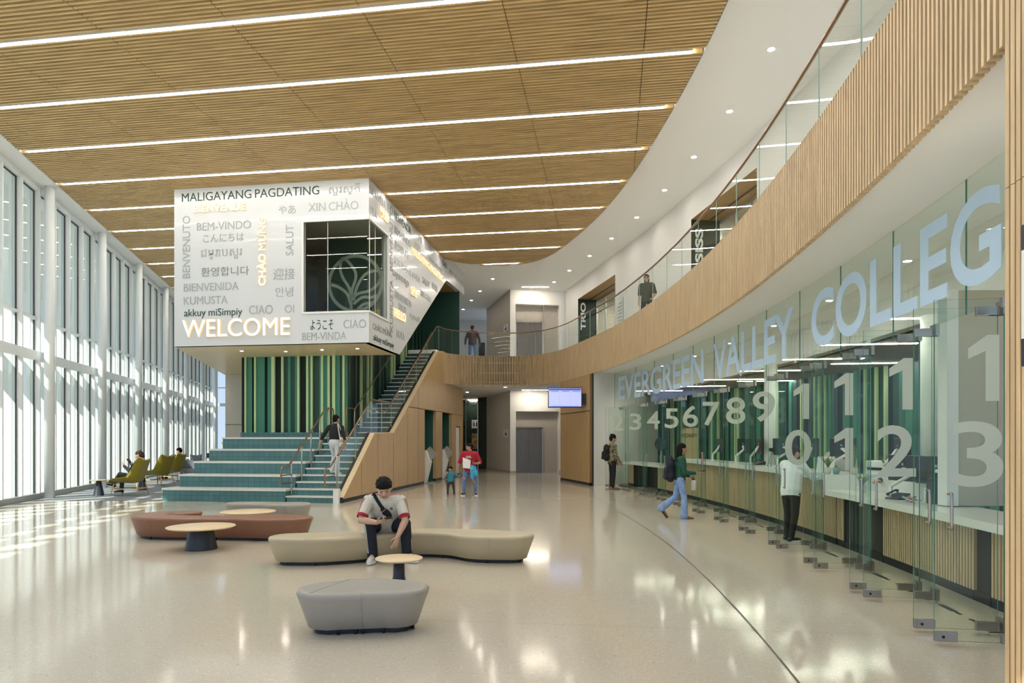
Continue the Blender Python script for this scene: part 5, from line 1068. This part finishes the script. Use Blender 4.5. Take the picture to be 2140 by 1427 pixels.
M['eye'] = mat('dark_eye', (.02,.015,.012), .2); M['lips'] = mat('lip_skin', (.36,.16,.13), .45)
SK1, SK2, SK3 = skin('light', (.56,.36,.25)), skin('tan', (.42,.25,.16)), skin('mid', (.50,.31,.20))
BLK = mat('black_hair', (.006,.005,.005), .7, bump=.3, scale=120, spec=.2); BRN = mat('brown_hair', (.030,.016,.009), .65, bump=.3, scale=120, spec=.25)
cl = lambda n, c, r=.85: mat(n+'_cloth', c, r, 0, .08, 40, bump=.15)
W_CREAM = cl('cream', (.62,.60,.53)); NAVY = cl('navy', (.012,.016,.028)); BLACK = cl('black', (.010,.010,.012)); RED = cl('red', (.36,.012,.03)); DENIM = mat('blue_denim', (.11,.20,.40), .8, 0, .3, 9); LDEN = mat('light_denim', (.24,.36,.62), .8, 0, .22, 9)
GRN = cl('green', (.012,.085,.055)); WHT = cl('white', (.74,.78,.77)); GRYW = cl('grey_white', (.58,.62,.64)); OLV = cl('olive', (.06,.065,.045)); TEALC = cl('teal', (.03,.22,.28)); DGRY = cl('dark_grey', (.035,.038,.045)); MAR = cl('dark_plum', (.07,.05,.06))
def camo():
    m, n, l, p = new('camouflage_cloth'); t = n.new('ShaderNodeTexCoord'); z = n.new('ShaderNodeTexNoise'); z.inputs['Scale'].default_value = 9; z.inputs['Detail'].default_value = 3; l.new(t.outputs['Object'], z.inputs[0])
    r = n.new('ShaderNodeValToRGB'); r.color_ramp.interpolation = 'CONSTANT'; l.new(z.outputs[0], r.inputs[0])
    for i, (q, c) in enumerate([(0,(.03,.03,.02)),(.43,(.14,.13,.07)),(.50,(.30,.25,.16)),(.58,(.07,.08,.04)),(.66,(.38,.33,.22))]):
        e = r.color_ramp.elements[i] if i < 2 else r.color_ramp.elements.new(q); e.position = q; e.color = (*c, 1)
    l.new(r.outputs[0], p.inputs['Base Color']); p.inputs['Roughness'].default_value = .9; return m
SHW = mat('white_shoe', (.72,.71,.68), .5); SHB = mat('black_shoe', (.015,.015,.017), .5); SHT = mat('tan_shoe', (.24,.13,.06), .6)
DOWN = ((0,.05,-1), (0,-.15,-1), (0,-.1,-1), (1,0,0))
def wpt(J, p): return J['t'].matrix_basis @ V(p)
def ribbon3(bvh, pts, outs, w, mb, lift=.0025):                  # narrow band laid on a garment
    rows = []
    for i, (p, o) in enumerate(zip(pts, outs)):
        h = bvh.ray_cast(p+o*.35, -o)
        if h[0] is None: continue
        rows.append((h[0]+h[1]*lift, h[1]))
    L = [[], []]
    for i, (p, n) in enumerate(rows):
        d = (rows[min(i+1, len(rows)-1)][0]-rows[max(i-1, 0)][0]).normalized(); s = d.cross(n).normalized()*w/2; L[0].append(p+s); L[1].append(p-s)
    if len(L[0]) > 1: mb.rings(L, closed=False)
def bvh_of(o): return BVHTree.FromPolygons([v.co for v in o.data.vertices], [p.vertices for p in o.data.polygons])
# --- man on the tan bench
J = human('man in white tee with red trim seated on the tan bench, looking at his phone', (-1.71, 9.22, 0), .08, 1.70,
    dict(hip=(0, 0, .45), spine=(.03,-.62,.78), neck=(.02,-.62,.78), face=(.10,-.84,-.54), sh=(1,.04,-.02), hx=(1,0,0),
         armR=((-.26,-.55,-.79),(.86,-.48,-.08),(.88,-.42,.16),(.05,.35,.93)), armL=((.24,-.52,-.82),(-.34,-.55,-.76),(-.25,-.25,-.93),(-.75,.55,.0)), curlR=.55, curlL=.22,
         legR=((-.12,-.98,.13),(.08,.10,-.99),(-.12,-.99,0)), legL=((.42,-.90,.13),(.05,.10,-.99),(.72,-.69,0))),
    dict(flare=.010, fat=1.28, chest=.90, shw=.96, head=1.17, tuft=140, skin=SK1, hair=BLK, top=W_CREAM, pants=NAVY, shoe=SHW, sleeve=.34, vox=.0065, cvox=.008, loose=.010, hem=.01, hairx=[(-.03,.030,.040,.03,.030,.040,.017,.017)]))
bt = bvh_of(J['top']); bp_ = bvh_of(J['pants']); H = J['H']; UP = V((0,0,1))
for s, sg in (('R', -1), ('L', 1)):
    sh, el, wr, hd, pn = J['arms'][s]; ax = (el-sh).normalized(); mb = MB()
    for k in (-1, 0, 1):
        pts, outs = [], []
        for i in range(17):
            q = i/16
            if q < .45: p = J['neck'].lerp(sh, .30+.70*q/.45); o = (UP+J['X']*sg*.15*q).normalized()
            else: p = sh.lerp(el, (q-.45)/.55*.70); o = (UP*(1-(q-.45)*2.0)+J['X']*sg*(.4+1.2*(q-.45))).normalized(); o = (o-ax*o.dot(ax)*.8).normalized()
            b = V((0,-1,.2)).normalized(); pts.append(p+b*k*.021+b*.012); outs.append(o)
        ribbon3(bt, pts, outs, .0095, mb)
    mb.build('sleeve_stripes', RED, J['top'])
    e = sh.lerp(el, .90); mb = MB(); a = ax.orthogonal().normalized(); b = ax.cross(a); rr = .042*H*1.30**.7
    ring = []
    for i in range(24):
        o = a*cos(2*pi*i/24)+b*sin(2*pi*i/24); h = bt.ray_cast(sh.lerp(el, .72)+o*.3, -o); r_ = (h[0]-sh.lerp(el, .72)).length if h[0] is not None else rr
        ring.append((o, min(r_, .085)+.004))
    mb.rings([[sh.lerp(el, q)+o*r_*kk for o, r_ in ring] for q, kk in ((.74,.97),(.75,1.02),(.87,.98),(.89,.86))]); mb.build('sleeve_cuff', RED, J['top'])
mb = MB(); fwd = V((0,-1,.25)).normalized()
def onch(x, z):                                                  # point on the chest of the shirt
    h = bt.ray_cast(V((x, -1.0, z)), V((0,1,0))); return (h[0], h[1]) if h[0] is not None else (V((x,-.4,z)), V((0,-1,0)))
lx, lz = .105, .70
for k, (dx, dz, r_) in enumerate(((-.013,.006,.008), (0,.016,.009), (.013,.006,.008))):
    p, n = onch(lx+dx, lz+dz); capsule(mb, p-V((dx*.35,0,.008)), p+V((dx*.2,0,.006)), r_*.75, r_*.75, n, .2, 8)
for dz in (-.008, -.014): p, n = onch(lx, lz+dz); mb.bar(p+n*.002-V((.018,0,0)), p+n*.002+V((.018,0,0)), .003, .003)
mb.build('chest_logo', M['black'], J['top'])
mb = MB(); hj, kn, an, fd = J['legs']['R']
for k in (-1, 0, 1):
    pts, outs = [], []
    for i in range(26):
        q = i/25; p = hj.lerp(kn, .25+q*1.5) if q < .5 else kn.lerp(an, (q-.5)*1.9); b = V((0,-.3,.95)) if q < .45 else V((0,-1,0)); pts.append(p+b*k*.020); outs.append(V((-.80,-.60,0)).normalized())
    ribbon3(bp_, pts, outs, .009, mb)
hj, kn, an, fd = J['legs']['L']
for k in (-1, 0, 1):
    pts = [kn.lerp(an, .5+i*.04)+V((0,-1,0))*k*.018 for i in range(11)]; ribbon3(bp_, pts, [V((1,-.1,0)).normalized()]*11, .009, mb)
mb.build('trouser_stripes', M['white'], J['pants'])
mb = MB()
for s in 'RL':
    hj, kn, an, fd = J['legs'][s]; w = fd.cross(V((0,0,-1))).normalized(); b_ = an-V((0,0,.03*H))
    for sg in (-1, 1):
        for k in range(3): c_ = b_+fd*(.018+.018*k)*H+w*sg*.0275*H; mb.bar(c_-V((0,0,.012))-fd*.008, c_+V((0,0,.016))+fd*.006, .008, .006, w)
mb.build('shoe_stripes', RED, J['t'])
bag = thing('crossbody_bag', 'black crossbody bag slung across the chest of the seated man', 'bag', wpt(J, onch(.02, .66)[0]), .08)
inv = bag.matrix_basis.inverted() @ J['t'].matrix_basis; inv = Matrix.Rotation(-.08, 4, 'Z') @ Matrix.Translation(-V(bag.location)) @ Matrix.Translation(V(J['t'].location)) @ Matrix.Rotation(.08, 4, 'Z')
mb = MB(); q0, q1 = V((-.13,0,.90)), V((.075,0,.60)); pts = []
L_ = [[], []]
for i in range(16):
    q = q0.lerp(q1, i/15); p, n = onch(q.x, q.z); w_ = V((.75,0,.65))*.022; L_[0].append(p+n*.006+w_); L_[1].append(p+n*.006-w_)
mb.rings([[inv @ p for p in r_] for r_ in L_], closed=False); o = mb.build('strap', BLACK, bag); s_ = o.modifiers.new('t', 'SOLIDIFY'); s_.thickness = .006
a_, n_ = onch(-.005, .705); b_, n2 = onch(.075, .615); a_ += n_*.02; b_ += n2*.02
fuse('pouch', [(inv @ a_, inv @ a_.lerp(b_, .5), .030, .050, (inv.to_3x3() @ n_), .55), (inv @ a_.lerp(b_, .5), inv @ b_, .050, .038, (inv.to_3x3() @ n2), .55)], .007, BLACK, bag)
mb = MB(); c_ = a_.lerp(b_, .12)+n_*.028; mb.bar(inv @ (c_-V((.026,0,.018))), inv @ (c_+V((.026,0,.022))), .006, .004); mb.build('buckle', M['white'], bag)
def handpt(J, s, a=.06, b=.022): sh, el, wr, hd, pn = J['arms'][s]; return wr+hd*a*J['H']+pn*b*J['H']
def phone_in(J, s, label, rz, col=None):
    sh, el, wr, hd, pn = J['arms'][s]; p = wpt(J, handpt(J, s)); t = thing('smartphone', label, 'phone', p, rz)
    R3 = J['t'].matrix_basis.to_3x3() if False else Matrix.Rotation(J['t'].rotation_euler.z, 3, 'Z'); d_, n_ = R3 @ hd, R3 @ pn; up = (N(0,-.2,1)-n_*N(0,-.2,1).dot(n_)).normalized()
    q = Matrix.Rotation(-rz, 3, 'Z'); d2, n2 = q @ d_, q @ n_; s2 = d2.cross(n2)
    MB().bar(d2*-.035, d2*.115, .072, .009, n2).build('case', M['black'], t, bev=.003); MB().bar(d2*-.03+n2*.0052, d2*.11+n2*.0052, .066, .001, n2).build('screen', M['navy'], t)
phone_in(J, 'R', 'dark smartphone in the right hand of the seated man', .08)
# --- woman on the stair
J = human('woman with ponytail in black crop top and pale trousers climbing the stair', tuple(B(-7.32, 17.22, .67)), pi-AL, 1.60,
    dict(spine=(0,-.12,1), neck=(0,-.10,1), face=(-.15,-.98,-.12), armL=((.52,.10,-.85),(.42,-.05,-.90),(.3,-.1,-.95),(-1,0,0)), armR=((-.28,.25,-.92),(-.10,-.20,-.97),(0,-.2,-1),(1,0,0)),
         legL=((.02,-.46,-.89),(.02,.36,-.93),(0,-1,-.05)), legR=((-.02,.03,-1),(-.02,.10,-1),(-.1,-1,0))),
    dict(fat=.95, skin=SK3, hair=BLK, top=BLACK, pants=GRYW, shoe=SHW, flare=.010, crop=1, hairx=[(0,-.045,.05,0,-.075,.04,.020,.018),(0,-.075,.04,0,-.085,-.06,.018,.008)], topname='crop_top'))
bg_ = thing('shoulder_bag', 'pale shoulder bag hanging on the right side of the climbing woman', 'bag', wpt(J, (-.24,.06,.70)), pi-AL)
fuse('pouch', [((0,-.06,.10),(0,.08,.10),.075,.075,V((1,0,0)),.6), ((0,-.08,.24),(0,.10,.24),.06,.06,V((1,0,0)),.5)], .012, W_CREAM, bg_); MB().tube(spline([V((.02,-.08,.26)),V((.07,-.05,.52)),V((.12,.0,.66)),V((.08,.06,.52)),V((.02,.10,.26))], 6), .013, 6).build('strap', W_CREAM, bg_)
# --- woman in red with a child
J = human('woman in a red printed tee and ripped jeans walking with papers and a blue towel', (-1.22, 19.55, 0), -.15, 1.50,
    dict(face=(-.85,-.5,-.05), spine=(.02,-.02,1), armR=((-.42,-.02,-.90),(-.30,-.10,-.95),(-.2,-.1,-1),(1,0,0)), armL=((.42,.10,-.90),(-.25,-.75,-.10),(-.7,-.6,.0),(-.2,.3,1)), curlR=.5, curlL=.6,
         legR=((-.12,-.22,-.97),(-.05,.14,-.99),(-.25,-.97,0)), legL=((.14,.08,-.98),(.05,.12,-.99),(.35,-.93,0))),
    dict(fat=1.22, skin=SK2, hair=BLK, top=RED, pants=DENIM, shoe=SHB, sleeve=.48, loose=.014, hem=.06, hairx=[(0,-.03,.03,.0,-.055,.01,.03,.028)]))
bt = bvh_of(J['top']); mb = MB()
for z, w_ in ((1.12,.13),(1.085,.17)): 
    for k in range(7): p, n = onch(-.0+(k-3)*w_/7, z); mb.bar(p+n*.004-V((w_/18,0,0)), p+n*.004+V((w_/18,0,.008)), .022, .003, n)
mb.build('shirt_print', W_CREAM, J['top'])
mb = MB(); bp_ = bvh_of(J['pants'])
for s, fr in (('R', .82), ('L', 1.15)):
    hj, kn, an, fd = J['legs'][s]; c_ = hj.lerp(kn, fr)
    for k in range(5): h = bp_.ray_cast(c_+V(((k-2)*.012,-.5,(2-k)*.022)), V((0,1,0))); 
    for k in range(5):
        h = bp_.ray_cast(c_+V(((k-2)*.010,-.5,(2-k)*.018)), V((0,1,0)))
        if h[0] is not None: capsule(mb, h[0]-V((.03,0,0)), h[0]+V((.03,0,.006)), .009, .007, h[1], .35, 6)
mb.build('ripped_patches', SK2, J['pants'])
pp = thing('paper_sheets', 'white papers held against the front of the woman in red', 'papers', wpt(J, (-.03,-.215,.80)), -.25); MB().add([(-.12,0,0),(.09,.02,-.02),(.10,.03,.22),(-.13,.0,.30),(-.12,.004,0),(.09,.024,-.02),(.10,.034,.22),(-.13,.004,.30)], [(0,1,2,3),(7,6,5,4),(0,4,5,1),(1,5,6,2),(2,6,7,3),(3,7,4,0)]).build('sheets', M['paper'], pp)
tw_ = thing('towel', 'blue towel with pink and orange pattern hanging from the arm of the woman in red', 'towel', wpt(J, (.12,-.25,.82)), -.15)
def tm():
    m, n, l, p = new('patterned_towel'); t = n.new('ShaderNodeTexCoord'); z = n.new('ShaderNodeTexNoise'); z.inputs['Scale'].default_value = 7; l.new(t.outputs['Object'], z.inputs[0]); r = n.new('ShaderNodeValToRGB'); r.color_ramp.interpolation = 'CONSTANT'; l.new(z.outputs[0], r.inputs[0])
    for i, (q, c) in enumerate([(0,(.45,.12,.05)),(.36,(.04,.32,.55)),(.56,(.10,.50,.68)),(.64,(.55,.15,.35))]):
        e = r.color_ramp.elements[i] if i < 2 else r.color_ramp.elements.new(q); e.position = q; e.color = (*c, 1)
    l.new(r.outputs[0], p.inputs['Base Color']); p.inputs['Roughness'].default_value = .9; return m
fuse('cloth', [((0,0,.02),(.07,.0,.0),.055,.05,V((0,1,0)),.5), ((0,0,0),(.01,-.02,-.28),.055,.05,V((0,1,0)),.45), ((.07,0,0),(.13,.0,-.20),.05,.065,V((0,1,0)),.45), ((.0,-.02,-.25),(.05,-.02,-.42),.05,.02,V((0,1,0)),.5)], .012, tm(), tw_)
J = human('toddler in a teal tee and dark trousers rubbing one eye beside the woman in red', (-1.78, 19.75, 0), -.1, .83,
    dict(face=(-.25,-.95,-.1), hip=(0,0,.40), armR=((-.45,-.45,-.75),(.45,-.35,.80),(.4,-.1,.9),(.3,.9,.1)), armL=((.75,-.1,-.45),(.75,-.1,.60),(.6,0,.7),(.5,-.8,0)),
         legR=((-.12,-.25,-.95),(-.05,.2,-.97),(-.2,-1,0)), legL=((.16,.05,-.97),(.05,.12,-.98),(.2,-1,0))),
    dict(fat=1.22, skin=SK2, hair=BLK, top=TEALC, pants=DGRY, shoe=SHB, sleeve=.45, vox=.006, cvox=.008, hand=1.1, head=1.42))
# --- man in camouflage at the counter
def backpack(label, loc, rz, m, k=1):
    t = thing('backpack', label, 'backpack', loc, rz); X = V((1,0,0))
    fuse('main_bag', [((-.07*k,.0,.06*k),(.07*k,.0,.06*k),.10*k,.10*k,V((0,1,0)),.8), ((-.06*k,0,.30*k),(.06*k,0,.30*k),.095*k,.095*k,V((0,1,0)),.8), ((0,0,.06*k),(0,0,.34*k),.13*k,.12*k,V((0,1,0)),.72)], .012, m, t)
    fuse('front_pocket', [((-.07*k,.085*k,.04*k),(.07*k,.085*k,.04*k),.06*k,.06*k), ((-.06*k,.08*k,.16*k),(.06*k,.08*k,.16*k),.055*k,.055*k), ((-.06*k,.082*k,.05*k),(-.055*k,.078*k,.20*k),.055*k,.05*k), ((.06*k,.082*k,.05*k),(.055*k,.078*k,.20*k),.055*k,.05*k), ((0,.085*k,.05*k),(0,.08*k,.20*k),.06*k,.055*k)], .012, m, t)
    for sg in (-1, 1): MB().tube(spline([V((sg*.08*k,-.06*k,.38*k)), V((sg*.10*k,-.20*k,.40*k)), V((sg*.105*k,-.27*k,.26*k)), V((sg*.10*k,-.20*k,.08*k)), V((sg*.09*k,-.06*k,.02*k))], 6), .016*k, 6).build('strap', m, t)
    MB().tube(spline([V((-.03,-.02,.42*k)), V((0,-.02,.47*k)), V((.03,-.02,.42*k))], 5), .008, 6).build('top_loop', m, t)
ST = dict(legR=((-.05,-.02,-1),(-.02,.06,-1),(-.15,-1,0)), legL=((.06,-.04,-1),(.02,.05,-1),(.15,-1,0)))
J = human('man in a camouflage jacket and dark trousers standing at the far counter', (3.25, 22.02, 0), pi/2+.15, 1.76,
    dict(ST, face=(0,-.95,-.25), armR=((-.15,-.15,-.97),(.15,-.55,-.80),(.1,-.6,-.75),(1,0,0)), armL=((.15,-.15,-.97),(-.15,-.55,-.80),(-.1,-.6,-.75),(-1,0,0))),
    dict(fat=1.05, skin=SK2, hair=BLK, top=camo(), pants=BLACK, shoe=SHT, sole=SHB, loose=.014, hem=.06, topname='jacket', hairx=[(0,0,.05,0,-.03,.05,.04,.04)]))
backpack('dark backpack on the back of the man in camouflage', wpt(J, (0,.20,.98)), pi/2+.15, BLACK, 1.05)
# --- walking woman
J = human('woman in a green sweater and flared jeans striding past the glass doors', (3.42, 13.85, 0), pi/2-.10, 1.54,
    dict(face=(.15,-.98,-.05), spine=(0,-.06,1), hip=(0,0,.80), armR=((-.15,-.15,-.97),(.15,-.92,-.05),(.1,-1,.1),(.3,0,1)), armL=((.12,.05,-.98),(-.05,-.85,-.35),(0,-.9,-.4),(-1,0,0)), curlL=.7, curlR=.55,
         legR=((-.02,-.20,-.98),(0,.0,-1),(0,-1,0)), legL=((.04,.18,-.98),(0,.78,-.62),(0,-.62,-.78))), 
    dict(fat=.98, skin=SK3, hair=BLK, top=GRN, pants=LDEN, shoe=SHT, sole=SHB, flare=.022, topname='sweater', hairx=[(-.035,-.02,.0,-.045,-.03,-.10,.020,.016),(.035,-.02,.0,.045,-.03,-.10,.020,.016),(0,-.035,.0,0,-.05,-.13,.035,.022)]))
backpack('navy backpack on the back of the walking woman', wpt(J, (0,.19,.80)), pi/2-.10, NAVY, 1.0); phone_in(J, 'R', 'smartphone in the raised hand of the walking woman', pi/2)
wb_ = thing('water_bottle', 'white water bottle carried by the walking woman', 'bottle', wpt(J, handpt(J, 'L', .06, .02)-V((0,0,.25)))); MB().lathe([(.043,0),(.046,.01),(.046,.19),(.03,.21)], n=20).build('body', M['white'], wb_); MB().lathe([(.031,.205),(.031,.235),(.01,.24)], n=16).tube([(-.025,0,.235),(-.02,0,.27),(.02,0,.27),(.025,0,.235)], .006, 6).build('lid', M['black'], wb_)
# --- person in white at the counter
J = human('person in a white fleece and black trousers leaning on the service counter', (4.40, 10.72, 0), pi/2+.55, 1.52,
    dict(face=(-.1,-.85,-.5), spine=(.08,-.24,.97), armR=((-.30,-.55,-.75),(-.15,-.98,.10),(-.1,-1,.0),(0,0,-1)), armL=((.25,-.55,-.80),(-.10,-.98,.12),(0,-1,0),(0,0,-1)),
         legR=((-.02,.06,-1),(.10,.12,-1),(-.2,-1,0)), legL=((.02,-.14,-1),(-.10,.24,-.97),(.0,-1,0))),
    dict(fat=1.02, skin=SK3, hair=BRN, top=WHT, pants=BLACK, shoe=SHB, loose=.018, hem=.05, topname='fleece', hairx=[(0,-.03,.02,0,-.04,-.05,.042,.03)]))
# --- people in the armchairs
def seated(label, ch, H, lk, po):
    base = dict(hip=(0,.12,.53), spine=(0,.34,.94), neck=(0,-.15,.98), face=(0,-.95,-.3), armR=((-.2,-.55,-.80),(.15,-.75,.62),(.1,-.5,.8),(.6,.5,.2)), armL=((.2,-.55,-.80),(-.15,-.75,.62),(-.1,-.5,.8),(-.6,.5,.2)),
                legR=((-.1,-.98,.02),(0,-.10,-.99),(0,-1,0)), legL=((.1,-.98,.05),(.0,-.12,-.99),(0,-1,0)))
    base.update(po); return human(label, ch, lk.pop('rz')+pi, H, base, lk)
J = seated('person in dark jacket and khaki trousers with legs crossed in the first mustard armchair', CH1, 1.66, dict(rz=1.62, skin=SK3, hair=BRN, top=NAVY, pants=OLV, shoe=SHB, hairx=[(0,-.03,.02,0,-.05,-.03,.04,.03)]), dict(legL=((-.12,-.96,.18),(-.30,-.62,-.72),(-.1,-.98,.2))))
phone_in(J, 'R', 'smartphone in the hands of the person in the first mustard armchair', 1.62+pi)
seated('dark haired person in navy top leaning back in the farthest mustard armchair', CH3, 1.68, dict(rz=1.58, skin=SK1, hair=BLK, top=NAVY, pants=BLACK, shoe=SHB), dict(hip=(0,.14,.53)))
# --- upper floor
human('person in dark plum jacket and red cap seen from behind on the upper floor', (-1.80, 31.0, 5.14), pi+.1, 1.68, dict(ST, armR=((-.35,.0,-.93),(-.1,-.35,-.93),(0,-.3,-1),(1,0,0)), armL=((.35,.0,-.93),(.1,-.35,-.93),(0,-.3,-1),(-1,0,0))), dict(fat=1.1, skin=SK2, hair=mat('red_cap', (.16,.01,.02), .8), top=MAR, pants=DENIM, shoe=SHB, loose=.02, hem=.06, vox=.012, topname='jacket'))
J = human('woman in olive tee and sunglasses walking along the upper balcony', (4.22, 21.3, 5.14), -.45, 1.64, dict(face=(.1,-1,0), armR=((-.15,.1,-.98),(-.05,-.15,-.98),(0,-.1,-1),(1,0,0)), armL=((.25,.05,-.95),(-.1,-.7,-.6),(-.2,-.7,-.5),(-.5,0,.8)), legR=((-.05,-.2,-.98),(0,.1,-1),(0,-1,0)), legL=((.05,.15,-.98),(0,.2,-.98),(0,-1,0))), dict(skin=SK3, hair=BRN, top=OLV, pants=DGRY, shoe=SHB, sleeve=.45, loose=.014, hem=.05, vox=.010, hairx=[(.03,-.02,0,.035,-.02,-.06,.02,.014),(-.03,-.02,0,-.035,-.02,-.06,.02,.014)]))
mb = MB()
for sg in (-1, 1): capsule(mb, J['hc']+J['fc']*.053*1.64+J['hs']*sg*.012*1.64+J['hu']*.005, J['hc']+J['fc']*.050*1.64+J['hs']*sg*.028*1.64+J['hu']*.005, .018, .018, J['fc'], .3, 10)
mb.build('sunglasses', M['black'], J['t'])
# --- staff behind the counter
human('staff member in cream shirt facing the lobby behind the counter plants', (5.95, 12.3, 0), -pi/2+.9, 1.66, dict(ST, armR=((-.15,-.3,-.94),(.1,-.95,.0),(0,-1,0),(0,0,-1)), armL=((.15,-.3,-.94),(-.1,-.95,.0),(0,-1,0),(0,0,-1))), dict(skin=SK2, hair=BLK, top=W_CREAM, pants=BLACK, shoe=SHB, sleeve=.45, vox=.010))
human('dark haired staff member behind the monitors at door twelve', (5.75, 9.95, 0), -pi/2+.6, 1.60, dict(ST, armR=((-.15,-.3,-.94),(.1,-.95,.0),(0,-1,0),(0,0,-1)), armL=((.15,-.3,-.94),(-.1,-.95,.0),(0,-1,0),(0,0,-1))), dict(skin=SK1, hair=BRN, top=DGRY, pants=BLACK, shoe=SHB, vox=.010, hairx=[(.035,-.01,.0,.04,-.01,-.09,.02,.016),(-.035,-.01,.0,-.04,-.01,-.09,.02,.016)]))
